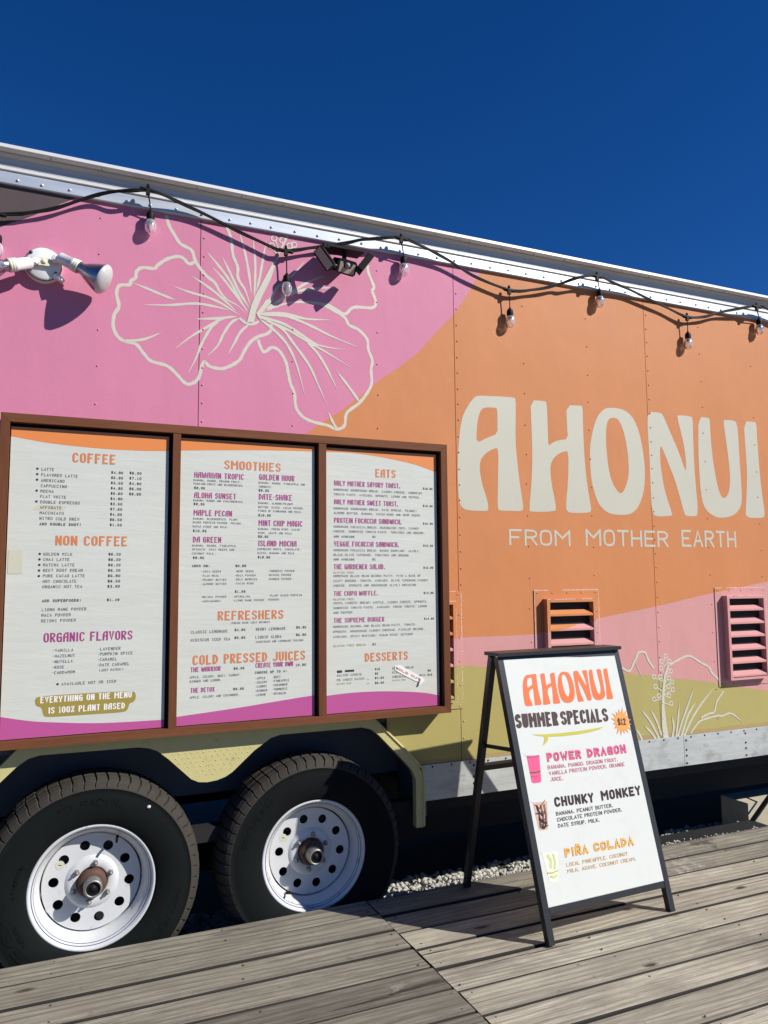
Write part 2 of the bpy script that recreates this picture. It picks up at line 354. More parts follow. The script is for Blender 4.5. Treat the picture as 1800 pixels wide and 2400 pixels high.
def deckwood(name, lift):
    mt = mat(name, (.2, .18, .15), .78); t = NT(mt)
    tc = t.n('TexCoord').outputs['Object']; oi = t.n('ObjectInfo').outputs['Random']
    cmb = t.n('CombineXYZ'); t.l(t.math('MULTIPLY', oi, 37), cmb.inputs[0]); t.l(t.math('MULTIPLY', oi, 91), cmb.inputs[1]); t.l(t.math('MULTIPLY', oi, 13), cmb.inputs[2])
    ad = t.n('VectorMath', operation='ADD'); t.l(tc, ad.inputs[0]); t.l(cmb.outputs[0], ad.inputs[1]); v = ad.outputs[0]
    # rings: distort the cross coordinate, then bands
    d = t.noise(v, 2.2, 3, .5, (.16, 1, 1)); xyz = t.n('SeparateXYZ'); t.l(v, xyz.inputs[0])
    yy = t.math('MULTIPLY_ADD', d, .26, xyz.outputs['Y'])
    band = t.math('SINE', t.math('MULTIPLY', yy, 210)); band = t.math('POWER', t.math('MULTIPLY_ADD', band, .5, .5), 2.2)
    g1 = t.noise(v, 15, 6, .72, (.045, 1, 1)); g2 = t.noise(v, 150, 4, .65, (.03, 1, 1)); pat = t.math('MULTIPLY_ADD', t.noise(v, 9, 5, .68, (.35, 1.2, 1)), .6, t.math('MULTIPLY', t.noise(v, 1.9, 4, .6, (.5, 1.6, 1)), .4))
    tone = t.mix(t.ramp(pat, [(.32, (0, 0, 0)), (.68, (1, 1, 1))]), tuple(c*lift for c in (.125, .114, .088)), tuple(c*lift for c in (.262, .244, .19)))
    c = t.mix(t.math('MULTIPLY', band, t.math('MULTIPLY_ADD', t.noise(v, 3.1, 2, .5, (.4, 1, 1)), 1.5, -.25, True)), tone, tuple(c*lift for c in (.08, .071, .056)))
    c = t.mix(t.ramp(g2, [(.39, (.75, .75, .75)), (.57, (0, 0, 0))]), c, tuple(c_*lift for c_ in (.105, .093, .075)))
    c = t.mix(t.ramp(g1, [(.345, (.95, .95, .95)), (.385, (0, 0, 0))]), c, (.05, .042, .034))
    vo = t.n('TexVoronoi'); vo.inputs['Scale'].default_value = 2.6; mp = t.n('Mapping'); mp.inputs['Scale'].default_value = (.7, 1.7, 1); t.l(v, mp.inputs[0]); t.l(mp.outputs[0], vo.inputs['Vector'])
    kn = t.ramp(t.math('MULTIPLY_ADD', t.noise(v, 30, 3), .05, vo.outputs['Distance']), [(.055, (1, 1, 1)), (.10, (0, 0, 0))]); c = t.mix(kn, c, (.055, .038, .026))
    ye = t.n('SeparateXYZ'); t.l(tc, ye.inputs[0]); ed = t.math('ABSOLUTE', ye.outputs['Y'])
    eg = t.ramp(t.math('MULTIPLY_ADD', t.noise(tc, 12, 3, .6, (.3, 1, 1)), .030, ed), [(.072, (0, 0, 0)), (.094, (.75, .75, .75))]); c = t.mix(eg, c, tuple(c_*lift for c_ in (.07, .061, .049)))
    mul = t.math('MULTIPLY_ADD', oi, .62, .80); hsv = t.n('HueSaturation'); t.l(mul, hsv.inputs['Value']); t.l(c, hsv.inputs['Color']); c = hsv.outputs[0]
    # pale worn patch to the right of the sign and a few bleached scuffs
    gp = t.n('NewGeometry').outputs['Position']; ds = t.n('VectorMath', operation='DISTANCE'); t.l(gp, ds.inputs[0]); ds.inputs[1].default_value = (2.74, -.37, DZ)
    pt = t.math('MULTIPLY', t.ramp(ds.outputs['Value'], [(.05, (1, 1, 1)), (.26, (0, 0, 0))]), t.ramp(t.noise(gp, 16, 4, .7), [(.5, (0, 0, 0)), (.58, (.8, .8, .8))]))
    c = t.mix(pt, c, (.44, .40, .35))
    ds2 = t.n('VectorMath', operation='DISTANCE'); t.l(gp, ds2.inputs[0]); ds2.inputs[1].default_value = (3.09, -.16, DZ)
    pt2 = t.math('MULTIPLY', t.ramp(ds2.outputs['Value'], [(.04, (1, 1, 1)), (.2, (0, 0, 0))]), t.ramp(t.noise(gp, 12, 4, .7), [(.5, (0, 0, 0)), (.6, (.7, .7, .7))]))
    c = t.mix(pt2, c, (.045, .036, .028))
    c = t.mix(t.ramp(t.noise(gp, 5, 5, .7), [(.66, (0, 0, 0)), (.74, (.5, .5, .5))]), c, (.42, .40, .36))
    c = t.mix(t.ramp(t.noise(gp, 2.6, 6, .72, (.6, 1.3, 1)), [(.50, (0, 0, 0)), (.64, (.5, .5, .5))]), c, tuple(c_*lift for c_ in (.085, .075, .062)))
    c = t.mix(t.ramp(t.noise(gp, 17, 5, .72), [(.63, (0, 0, 0)), (.70, (.6, .6, .6))]), c, (.06, .052, .042))
    t.l(c, t.b.inputs['Base Color'])
    h = t.math('ADD', t.math('MULTIPLY', band, .35), t.math('ADD', t.math('MULTIPLY', g2, .9), t.math('MULTIPLY', g1, 1.4)))
    t.bump(h, .8, .004); t.b.inputs['Specular IOR Level'].default_value = .25; return mt
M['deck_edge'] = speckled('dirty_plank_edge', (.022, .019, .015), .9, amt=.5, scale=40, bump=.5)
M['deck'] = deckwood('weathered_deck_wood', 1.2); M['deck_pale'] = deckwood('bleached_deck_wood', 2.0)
M['tyre'] = speckled('dusty_tyre_rubber', (.0045, .0062, .006), .85, amt=.5, scale=45, bump=.25, Specular_IOR_Level=.16)
M['tread'] = speckled('dusty_tread_rubber', (.040, .035, .028), .85, amt=.5, scale=60, bump=.5, Specular_IOR_Level=.3)
M['tyretext'] = mat('raised_tyre_lettering', (.012, .014, .014), .6)
def rimpaint():
    mt = mat('white_rim_enamel', (.6, .61, .61), .32); t = NT(mt); g = t.n('NewGeometry').outputs['Position']
    c = t.mix(t.noise(g, 12, 4, .6), (.52, .53, .53), (.63, .64, .64))
    c = t.mix(t.ramp(t.noise(g, 34, 5, .75, (1, 1, .6)), [(.62, (0, 0, 0)), (.74, (.8, .8, .8))]), c, (.24, .13, .06)); c = t.mix(t.ramp(t.noise(g, 90, 3, .7), [(.68, (0, 0, 0)), (.74, (.7, .7, .7))]), c, (.12, .09, .07))
    t.l(c, t.b.inputs['Base Color']); return mt
M['rim'] = rimpaint()
M['pin'] = mat('blue_pinstripe', (.04, .05, .16), .4)
M['rust'] = speckled('rusty_hub', (.10, .052, .032), .75, .2, amt=.4, scale=90, bump=.4)
M['steel'] = speckled('dull_steel', (.30, .29, .27), .5, .7, amt=.2, scale=60, bump=.2)
def greenplate():
    mt = mat('green_painted_fender', GREEN, .42); t = NT(mt); g = t.n('NewGeometry').outputs['Position']
    c = t.mix(t.noise(g, 14, 4, .6), (.48, .43, .18), (.58, .52, .24)); c = t.mix(t.ramp(t.noise(g, 25, 5, .7), [(.62, (0, 0, 0)), (.74, (.6, .6, .6))]), c, (.20, .15, .06))
    t.l(c, t.b.inputs['Base Color']); t.bump(t.noise(g, 60, 3), .15, .001); return mt
M['fender'] = greenplate()
M['ceramic'] = speckled('white_lamp_enamel', (.78, .78, .76), .3, 0, amt=.04, scale=30, bump=0)
M['gasket'] = mat('cream_gasket', (.72, .68, .52), .5)
M['chrome'] = mat('bulb_mirror', (.46, .46, .47), .3, 1.0)
M['glass'] = mat('clear_glass', (.96, .95, .94), .07, 0.0, IOR=1.4, Transmission_Weight=.80)
M['lens'] = mat('pressed_glass_lens', (.80, .80, .78), .28, 0.0, IOR=1.4, Transmission_Weight=.35)
M['filament'] = mat('filament_support', (.75, .62, .35), .3, .8)
M['matt'] = mat('matt_black_plastic', (.012, .012, .013), .75, Specular_IOR_Level=.25)
M['rub'] = speckled('rubbed_pale_paint', (.66, .50, .44), .6, amt=.15, scale=90, bump=.2)
M['led'] = speckled('tan_led_board', (.46, .36, .27), .5, amt=.3, scale=220, bump=0)
M['dome'] = mat('sensor_dome', (.30, .28, .32), .25)
M['solar'] = mat('solar_glass', (.02, .022, .03), .15)
M['poster'] = speckled('poster_vinyl', (.67, .695, .68), .38, amt=.035, scale=9, bump=.12)
def smudge(mt, base):
    t = NT(mt); g = t.n('NewGeometry').outputs['Position']
    c = t.mix(t.ramp(t.noise(g, 9, 5, .68, (1, 1, 1.6)), [(.52, (0, 0, 0)), (.74, (.35, .35, .35))]), base, (.52, .52, .47))
    c = t.mix(t.ramp(t.noise(g, 26, 5, .75, (1, 1, .7)), [(.66, (0, 0, 0)), (.76, (.3, .3, .3))]), c, (.40, .39, .33)); t.l(c, t.b.inputs['Base Color'])
smudge(M['poster'], (.62, .64, .595))
M['s_orange'] = mat('poster_orange', (.80, .155, .04), .4)
M['s_brown'] = speckled('poster_brown', (.055, .022, .018), .45, amt=.7, scale=260, bump=0)
M['s_pink'] = mat('poster_pink', (.70, .095, .22), .4)
M['s_pinkd'] = mat('poster_pink_outline', (.25, .03, .07), .4)
M['s_pinkt'] = mat('poster_pink_text', (.50, .10, .17), .4)
M['s_dark'] = mat('poster_dark', (.035, .016, .018), .4)
M['s_gold'] = mat('poster_gold', (.78, .40, .07), .4)
M['s_goldd'] = mat('poster_gold_outline', (.33, .15, .03), .4)
M['s_goldt'] = mat('poster_gold_text', (.55, .30, .08), .4)
M['s_board'] = mat('poster_surfboard', (.50, .46, .05), .4)
M['s_star'] = mat('poster_star', (.88, .33, .06), .4)
M['s_star2'] = mat('poster_star_edge', (.72, .10, .04), .4)
M['s_cup'] = mat('poster_cup_rim', (.62, .64, .64), .4)
M['s_cream'] = mat('poster_smoothie_cream', (.60, .38, .28), .4)
M['s_lime'] = mat('poster_smoothie_lime', (.55, .58, .28), .4)
M['s_pale'] = mat('poster_smoothie_pale', (.74, .76, .60), .4)
M['s_lid'] = mat('poster_band', (.11, .10, .03), .4)
M['gravel'] = speckled('gravel_stone', (.44, .43, .39), .85, amt=.4, scale=35, bump=.6)
M['ground'] = speckled('shade_dark_ground', (.035, .033, .030), .9, amt=.5, scale=60, bump=.8)  # near-black so the colour itself carries the shade under the trailer
M['concrete'] = speckled('pebbly_concrete', (.50, .45, .33), .9, amt=.4, scale=110, bump=.8)
M['nail'] = mat('nail_head', (.10, .07, .055), .6, .5)
M['white_dirt'] = mat('bird_dropping', (.72, .72, .70), .7)

# ------------------------------------------------------------------ setting: ground, gravel, deck
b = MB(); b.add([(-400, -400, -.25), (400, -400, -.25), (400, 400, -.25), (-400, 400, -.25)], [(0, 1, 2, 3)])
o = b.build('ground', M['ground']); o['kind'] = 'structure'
def stone(mb, c, r):
    vs = []; k = [(0, 0, 1), (.9, 0, .4), (.28, .85, .4), (-.72, .53, .4), (-.72, -.53, .4), (.28, -.85, .4), (.72, .53, -.4), (-.28, .85, -.4), (-.9, 0, -.4), (-.28, -.85, -.4), (.72, -.53, -.4), (0, 0, -1)]
    q = random.uniform(0, 6.28); sx, sy, sz = [random.uniform(.65, 1.25) for _ in range(3)]
    for x, y, z in k:
        j = random.uniform(.8, 1.2); x2 = (x*math.cos(q)-y*math.sin(q)); y2 = x*math.sin(q)+y*math.cos(q)
        vs.append((c[0]+x2*r*sx*j, c[1]+y2*r*sy*j, c[2]+z*r*sz*j*.8))
    F = [(0,1,2),(0,2,3),(0,3,4),(0,4,5),(0,5,1),(1,6,2),(2,7,3),(3,8,4),(4,9,5),(5,10,1),(1,10,6),(2,6,7),(3,7,8),(4,8,9),(5,9,10),(6,11,7),(7,11,8),(8,11,9),(9,11,10),(10,11,6)]
    mb.add(vs, F)
b = MB()
for i in range(2300):
    x = random.uniform(-.6, 5.2); y = random.uniform(.33, .52); stone(b, (x, y, -.25+random.uniform(0, .012)), random.uniform(.008, .02))  # pale stones kept to the sunlit strip; ground colour holds the shade beyond
for i in range(420):          # a few stones kicked up against the deck edge
    x = random.choice((random.uniform(2.3, 3.6), random.uniform(1.3, 2.3))); stone(b, (x, -.045+random.uniform(-.012, .03), -.085+random.uniform(-.012, .012)), random.uniform(.004, .009))
o = b.build('gravel', M['gravel'], kind='stuff'); o['label'] = 'loose grey gravel under the trailer along the deck edge'; o['category'] = 'gravel'

deck = bpy.data.objects.new('deck', None); COL.objects.link(deck); deck['kind'] = 'structure'; deck['label'] = 'weathered grey wooden deck of wide planks'
def plank(x0, x1, y0, y1, mt, th=.038):
    L = x1-x0; w = y1-y0; cx = (x0+x1)/2; cy = (y0+y1)/2; mb = MB()
    n = max(2, int(L/.25)); r = .0065; ph = random.uniform(0, 6); tilt = random.uniform(-.0015, .0015); hh = random.uniform(-.0012, .0012)
    prof = [(-w/2, -th), (-w/2, -r), (-w/2+r*.35, -r*.3), (-w/2+r, 0), (0, -.0012), (w/2-r, 0), (w/2-r*.35, -r*.3), (w/2, -r), (w/2, -th)]
    vs = []
    for i in range(n+1):
        x = -L/2+L*i/n; dz = .0012*math.sin(x*2.1+ph)+hh; dw = .0012*math.sin(x*3.3+ph*2)
        for y, z in prof: vs.append((x, y+(dw if y > 0 else -dw*.6), z+dz+tilt*y/w*2))
    k = len(prof)
    mb.add(vs, [(i*k+j, i*k+j+1, (i+1)*k+j+1, (i+1)*k+j) for i in range(n) for j in range(2, k-3)], 0)
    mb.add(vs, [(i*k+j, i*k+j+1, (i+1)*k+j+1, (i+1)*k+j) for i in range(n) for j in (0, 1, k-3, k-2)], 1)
    mb.add(vs[:k], [tuple(range(k))], 1); mb.add(vs[-k:], [tuple(reversed(range(k)))], 1)
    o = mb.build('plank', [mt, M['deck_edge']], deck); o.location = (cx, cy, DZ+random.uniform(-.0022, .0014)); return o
dk = lambda v: (v+3.195)*1.0472-3.195
YL = [dk(v) for v in (-.211, -.352, -.503, -.654, -.803, -.953, -1.102, -1.25)]
YR = [dk(v) for v in (-.211, -.381, -.530, -.678, -.827, -.976, -1.126, -1.273)]
while YL[-1] > -4.6: YL.append(YL[-1]-.156); YR.append(YR[-1]-.156)
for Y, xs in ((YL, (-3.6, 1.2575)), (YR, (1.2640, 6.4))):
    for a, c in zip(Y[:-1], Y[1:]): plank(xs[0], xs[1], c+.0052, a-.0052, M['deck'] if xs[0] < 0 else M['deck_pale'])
b = MB()
for x in (-3.4, -1.0, 1.26, 3.6, 6.2):
    b.box((x-.08, -4.7, -.25), (x+.08, -.10, -.112))
b.build('joist', M['deck'], deck, kind='stuff')
b = MB()
for Y, xs in ((YL, (1.225, .65, 0.04, -.6)), (YR, (1.298, 1.89, 2.50, 3.11, 3.72))):
    for a, c in zip(Y[:9], Y[1:10]):
        for x in xs:
            for yy in (a-.03, c+.03):
                if random.random() < .75:
                    b.lathe([(.0001, .0012), (.0035, .0009), (.0042, -.002)], (x+random.uniform(-.012, .012), yy+random.uniform(-.006, .006), DZ+.0010), (0, 0, 1), 6)
b.build('nail_head', M['nail'], deck, kind='stuff')

# ------------------------------------------------------------------ the trailer
TR = thing('food_trailer', 'long food trailer painted pink, orange, rose and green with a big hibiscus and AHONUI lettering', 'food trailer', (1.2, 1.1, -.25))
seams = [-4.2, -1.9, -.672, .546, 1.779, 2.985, 4.2, 5.41, 6.4]
ZB, ZT = .452, 2.90
gap = .0016
for i in range(len(seams)-1):
    x0, x1 = seams[i]+gap, seams[i+1]-gap
    if x1 < 0: lp = [(x0, ZB), (x1, ZB), (x1, ZT), (x0, ZT)]
    elif x1 < .6: lp = [(x0, ZB), (-.30, ZB), (-.30, .47), (-.17, .60), (-.17, .68), (x1, .68), (x1, ZT), (x0, ZT)]
    elif x0 < 1.5 < x1: lp = [(x0, .68), (1.40, .68), (1.40, .60), (1.53, .47), (1.53, ZB), (x1, ZB), (x1, ZT), (x0, ZT)]
    else: lp = [(x0, ZB), (x1, ZB), (x1, ZT), (x0, ZT)]
    b = MB(); b.prism([lp], 0.0, .012); p = b.build('wall_panel', M['wall'], TR)
    # rivets: a close row along the seam and two stud rows
    r = MB()
    def rivet(x, z, rr=.0052):
        r.lathe([(.0001, .0032), (rr*.6, .0026), (rr, 0.0)], (x, 0, z), (0, -1, 0), 7)
    zb = ZB+.02 if x0 > 1.5 else .70
    z = zb
    while z < 2.83: rivet(x0+.014+random.uniform(-.0015, .0015), z); z += random.uniform(.074, .084)
    for k in (1, 2):
        z = zb+.05
        while z < 2.83:
            if random.random() < .93: rivet(x0+k*(seams[i+1]-seams[i])/3+random.uniform(-.003, .003), z, .0046)
            z += random.uniform(.145, .165)
    r.build('rivet', M['wall'], p, kind='stuff')
# shell behind the skin, roof, ends
b = MB(); b.box((-4.2, .016, .70), (6.4, 2.35, 2.95)); b.box((1.62, .016, .30), (6.4, 2.35, .70)); b.box((-4.2, .016, .30), (-.55, 2.35, .70)); b.box((-.55, .9, .30), (1.62, 2.35, .70))
b.build('body_shell', M['dark'], TR)
b = MB(); b.box((-4.21, 2.351, .3), (6.41, 2.37, 2.97)); b.box((-4.23, .0, .3), (-4.201, 2.37, 2.97)); b.box((6.401, .0, .3), (6.43, 2.37, 2.97))
b.build('end_wall', M['white_metal'], TR)
def extrude_x(prof, x0, x1, n=1):
    mb = MB(); k = len(prof); vs = [(x0, y, z) for y, z in prof]+[(x1, y, z) for y, z in prof]
    mb.add(vs, [(j, (j+1) % k, k+(j+1) % k, k+j) for j in range(k)]); mb.add(vs[:k], [tuple(range(k))]); mb.add(vs[k:], [tuple(reversed(range(k)))]); return mb
extrude_x([(-.012, 2.842), (-.015, 2.846), (-.015, 2.889), (-.011, 2.893), (.0, 2.893), (0, 2.842)], -4.24, 6.44).build('riveted_trim_band', M['trim'], TR)
extrude_x([(-.0155, 2.8955), (-.0185, 2.898), (-.0185, 2.9085), (-.0155, 2.911), (.0, 2.912), (0, 2.8955)], -4.24, 6.44).build('trim_bead', M['white_metal'], TR)
extrude_x([(-.0150, 2.9125), (-.0155, 2.930), (-.020, 2.946), (-.034, 2.957), (.0, 2.957), (.0, 2.9125)], -4.24, 6.44).build('roof_cove', M['cove'], TR)
extrude_x([(-.042, 2.9595), (-.052, 2.9595), (-.060, 2.966), (-.060, 2.979), (-.052, 2.984), (.03, 2.986), (.03, 2.9595)], -4.24, 6.44).build('roof_lip', M['white_metal'], TR)
b = MB(); b.hexa([(-4.24, .031, 2.965), (6.44, .031, 2.965), (6.44, 2.38, 2.965), (-4.24, 2.38, 2.965), (-4.24, .031, 2.985), (6.44, .031, 2.985), (6.44, 2.38, 2.985), (-4.24, 2.38, 2.985)]); b.build('roof', M['white_metal'], TR)
r = MB(); x = -1.0
while x < 5.5:
    r.lathe([(.0001, .005), (.004, .0042), (.0068, 0)], (x+random.uniform(-.008, .008), -.015, 2.862+random.uniform(-.002, .002)), (0, -1, 0), 8); x += random.uniform(.092, .116)
x = -1.0
r.build('rivet', M['trim'], TR, kind='stuff')
r = MB()
while x < 5.5:
    r.lathe([(.0001, .004), (.004, .003), (.004, 0)], (x, -.050, 2.9592), (0, -.6, -1), 6); x += .19
r.build('roof_screw', M['steel'], TR, kind='stuff')
# aluminium skirt
b = MB()
for x0, x1 in ((-4.2, -.342), (1.574, 3.133), (3.136, 4.75), (4.753, 6.4)): 
    b = MB(); b.box((x0, -.006, .292), (x1, .012, .4505)); s_ = b.build('skirt_rail', M['skirt'], TR)
    r = MB(); x = x0+.05
    while x < x1: r.lathe([(.0001, .004), (.0035, .0032), (.0052, 0)], (x, -.006, .440), (0, -1, 0), 7); x += .098
    for x in np.arange(math.ceil((x0-1.82)/.4367)*.4367+1.82+.0, x1, .4367):
        for z in (.425, .375, .345, .306): r.lathe([(.0001, .005), (.004, .004), (.0062, 0)], (x+.02, -.006, z), (0, -1, 0), 8)
    r.build('rivet', M['blackmetal'], s_, kind='stuff')
# fender plate with two arches, the gusset between them and the flare at the right
OUT = [(-.336, .186), (-.336, .415), (-.315, .455), (-.27, .505), (-.155, .618), (-.085, .69), (1.315, .69), (1.385, .618), (1.50, .505), (1.545, .455), (1.566, .415), (1.566, .186), (1.530, .186)]
ARCH = [(1.530, .40), (1.512, .44), (1.470, .485), (1.352, .606), (1.315, .635), (1.27, .647), (.90, .647), (.86, .637), (.79, .592), (.70, .515), (.673, .500), (.64, .490), (.60, .486), (.565, .490), (.535, .505), (.447, .590), (.405, .625), (.37, .64), (.33, .647), (-.02, .650), (-.06, .640), (-.10, .612), (-.149, .565), (-.24, .478), (-.282, .44), (-.300, .40), (-.300, .186)]
b = MB(); b.prism([OUT+ARCH], -.022, .012)
FD = b.build('fender', M['fender'], TR)
b = MB()     # rolled outer edge of the flare
P = [(1.318, .688), (1.388, .620), (1.503, .507), (1.548, .457), (1.568, .417), (1.568, .190)]
b.tube([(p[0], -.022, p[1]) for p in catmull(P, 4)], .006, 6); b.build('fender_lip', M['fender'], FD)
b = MB()     # raised diamond pattern on the gusset plate
for i in range(16):
    for j in range(7):
        x = .44+i*.024+(j % 2)*.012; z = .498+j*.018; a = math.radians(35 if (i+j) % 2 else -35)*1
        c = Vector((x, -.0222, z)); d = Vector((math.cos(a), 0, math.sin(a)))*.006; e = Vector((-math.sin(a), 0, math.cos(a)))*.0019; t = Vector((0, -.0016, 0))
        lo = .50+abs(x-.61)*.55
        if z < max(.497, lo) or z > .68 or (abs(x-.615) > .17): continue
        b.add([c-d, c-e, c+d, c+e, c+t-d*.4, c+t+d*.4], [(0, 1, 4), (1, 5, 4), (1, 2, 5), (2, 3, 5), (3, 4, 5), (3, 0, 4)])
b.build('tread_plate_bump', M['fender'], FD, kind='stuff')
# wheel well and chassis
b = MB(); b.box((-.5, .30, .36), (1.60, .315, .70)); b.box((-.5, .012, .655), (1.60, .30, .67)); b.box((1.585, .012, .22), (1.60, .30, .66)); b.box((-.515, .012, .22), (-.5, .30, .66))
b.build('wheel_well', M['navy'], TR)
b = MB(); b.box((-4.2, .05, .23), (6.4, .11, .288)); b.box((-4.2, .33, .02), (6.4, .40, .20)); b.box((-4.2, 1.5, .0), (6.4, 1.57, .25))
b.build('chassis_rail', M['dark'], TR)
b = MB(); b.tube([(.177, .16, .15), (.177, 2.1, .15)], .035, 8); b.tube([(1.05, .16, .145), (1.05, 2.1, .145)], .035, 8); b.box((-.3, .22, .20), (1.55, .28, .225))
b.build('axle', M['dark'], TR)
for x0, x1 in ((1.70, 2.175), (2.18, 2.75), (2.76, 3.90), (3.905, 4.12)):
    b = MB(); b.box((x0, 1.15, -.20 if x0 < 2.7 else -.10), (x1, 1.17, .30)); b.build('underbody_panel', M['underpanel'], TR)
# wheels -------------------------------------------------------
def arc_text(mb, txt, cx, cz, rad, ang, height, y, ccw=False):
    w = len(txt)*height*.95
    for n, (c, st) in enumerate(glyphs(txt, w, height, SANS, False)):
        P = []
        for q in range(len(st)-1):
            for t in (0, .5): P.append((st[q][0]*(1-t)+st[q+1][0]*t, st[q][1]*(1-t)+st[q+1][1]*t))
        P.append(st[-1])
        Q = []
        for x, z in P:
            a = ang-(x-w/2)/rad; Q.append((cx+(rad+z)*math.cos(a), cz+(rad+z)*math.sin(a)))
        ribbon(mb, WALL, Q, .0022, y+.0001*(n % 5))
def make_wheel(cx, cz, texts, sticker_a):
    yf = -.03
    # rim: rolled flange, drop, barrel
    b = MB(); N = 72
    b.lathe([(.2265, -.012), (.2285, -.004), (.2275, .003), (.222, .005), (.216, .001), (.213, -.006), (.205, -.010), (.203, -.018), (.196, -.022), (.190, -.045), (.184, -.052), (.183, -.16), (.21, -.20)], (cx, yf, cz), (0, -1, 0), N)
    W_ = b.build('wheel', M['rim'], TR)
    b = MB(); b.lathe([(.2115, -.0058), (.2095, -.0068)], (cx, yf-.0004, cz), (0, -1, 0), N); b.lathe([(.2040, -.0125), (.2032, -.0155)], (cx, yf-.0012, cz), (0, -1, 0), N)
    b.build('pinstripe', kind='stuff', mats=M['pin'], parent=W_)
    # disc with ten round holes
    yd = .034; b = MB(); R1 = .1765; circ = lambda x, z, r, n: [(x+r*math.cos(6.28318*i/n), z+r*math.sin(6.28318*i/n)) for i in range(n)]
    holes = [circ(cx+.1365*math.cos(math.radians(90+12+36*k)), cz+.1365*math.sin(math.radians(90+12+36*k)), .0185, 16) for k in range(10)]
    b.prism([circ(cx, cz, R1, 64), circ(cx, cz, .098, 40)]+holes, yd, yd+.006)
    b.lathe([(.098, 0.0), (.090, .006), (.082, .010), (.060, .011), (.055, .008), (.055, -.03)], (cx, yd, cz), (0, -1, 0), 48)
    b.lathe([(.1765, -.001), (.1780, -.004), (.1785, -.02)], (cx, yd, cz), (0, -1, 0), 64)
    b.build('wheel_disc', M['rim'], W_)
    b = MB(); b.lathe([(.19, 0), (.001, 0)], (cx, yd+.06, cz), (0, -1, 0), 24); b.build('brake_drum', M['dark'], W_)
    # hub and grease cap
    b = MB(); b.lathe([(.053, -.04), (.052, .030), (.049, .036), (.036, .040), (.034, .040)], (cx, yd, cz), (0, -1, 0), 32); b.build('hub', M['rust'], W_)
    b = MB(); b.lathe([(.0335, .03), (.0335, .084), (.031, .090), (.0255, .091), (.0245, .086)], (cx, yd, cz), (0, -1, 0), 32); b.build('grease_cap', M['steel'], W_)
    b = MB(); b.lathe([(.0248, .085), (.010, .083), (.009, .087), (.004, .089), (.0001, .089)], (cx, yd, cz), (0, -1, 0), 24); b.build('cap_plug', M['black'], W_)
    for k in range(6):
        a = math.radians(82+60*k); b = MB(); c = (cx+.0705*math.cos(a), yd-.008, cz+.0705*math.sin(a))
        b.lathe([(.0115, 0), (.0105, .010), (.0085, .014), (.0055, .0145)], c, (0, -1, 0), 6, smooth=False); b.lathe([(.0055, .010), (.0052, .022), (.0001, .023)], c, (0, -1, 0), 8)
        b.build('lug_nut', M['steel'], W_)
    a = math.radians(sticker_a[0]); b = MB(); b.tube([(cx+.184*math.cos(a), yf+.035, cz+.184*math.sin(a)), (cx+.176*math.cos(a), yf+.012, cz+.176*math.sin(a)), (cx+.172*math.cos(a), yf-.001, cz+.172*math.sin(a))], [.006, .005, .0045], 8); b.build('valve_stem', M['black'], W_)
    a = math.radians(sticker_a[1]); b = MB(); disc2(b, WALL, cx+.137*math.cos(a), cz+.137*math.sin(a), .0165, -yd+.0006, 0, 20); st = b.build('round_sticker', M['tape'], W_)
    b = MB(); ribbon(b, WALL, [(cx+.137*math.cos(a)-.006, cz+.137*math.sin(a)+.002), (cx+.137*math.cos(a)+.006, cz+.137*math.sin(a)-.001)], .0025, -yd+.0012); b.build('sticker_print', M['m_ink'], W_)
    # tyre: lathe with shoulder lugs cut in
    n = 4*58; RO = .402
    prof = [(.2255, -.006), (.2285, .006), (.236, .011), (.262, .021), (.300, .026), (.340, .0235), (.3585, .018), (.360, .0195), (.3655, .017), (.378, .008), (.390, -.006), (.3985, -.026), (.401, -.048), (.3965, -.052), (.3965, -.058), (.402, -.062), (.4025, -.10), (.397, -.104), (.397, -.112), (.4025, -.116), (.402, -.155), (.390, -.19), (.35, -.215), (.27, -.215), (.22, -.19)]
    vs = []; k = len(prof)
    for j in range(n):
        q = 2*math.pi*j/n; ph = j % 4; wav = math.sin(j*1.7)*.0006
        for i, (r_, h) in enumerate(prof):
            sh = 0; dq = 0
            if 7 <= i <= 12: dq = .010*math.sin((i-7)/5*3.1416)*(1 if i > 9 else -.6)
            if 8 <= i <= 20 and ph == 0: sh = -.0085 if i > 8 else -.003
            if 8 <= i <= 20 and ph in (1,): sh = 0
            if ph == 0: dq2 = q+dq
            elif ph == 1: dq2 = q+dq-2*math.pi/n*.60
            elif ph == 3: dq2 = q+dq+2*math.pi/n*.60
            else: dq2 = q+dq
            rr = r_+sh+wav*(i > 8)
            vs.append((cx+rr*math.sin(dq2), yf-h, cz+rr*math.cos(dq2)))
    b = MB(); fs = []; mi = []
    for j in range(n):
        for i in range(k-1):
            b.f.append((j*k+i, j*k+i+1, ((j+1) % n)*k+i+1, ((j+1) % n)*k+i)); b.m.append(1 if 7 <= i <= 20 else 0); b.sm.append(i < 7)
    b.v = vs; b.build('tyre', [M['tyre'], M['tread']], W_)
    b = MB()
    for t_, rad, ang, h_ in texts: arc_text(b, t_, cx, cz, rad, math.radians(ang), h_, .0535+.003)
    b.build('tyre_lettering', kind='stuff', mats=M['tyre'], parent=W_)
    return W_
w1 = make_wheel(.177, .152, [('ST RADIAL', .300, 92, .026), ('PROVIDER', .296, -28, .026), ('235/80R16', .296, 205, .028), ('LT HORIZON', .262, 165, .012), ('TUBELESS', .268, 207, .011)], (62, 147))
w2 = make_wheel(1.05, .140, [('PROVIDER', .298, 147, .026), ('ST RADIAL', .300, 35, .026)], (232, 150))
w1['label'] = 'left wheel of the pair, its rim mostly in sun with a rusty brown hub'; w2['label'] = 'right wheel of the pair, its rim mostly in the shadow of the sign'
b = MB(); c = W(349, 1891, -.055); stone(b, c, .008); b.build('white_speck', M['white_dirt'], w1)
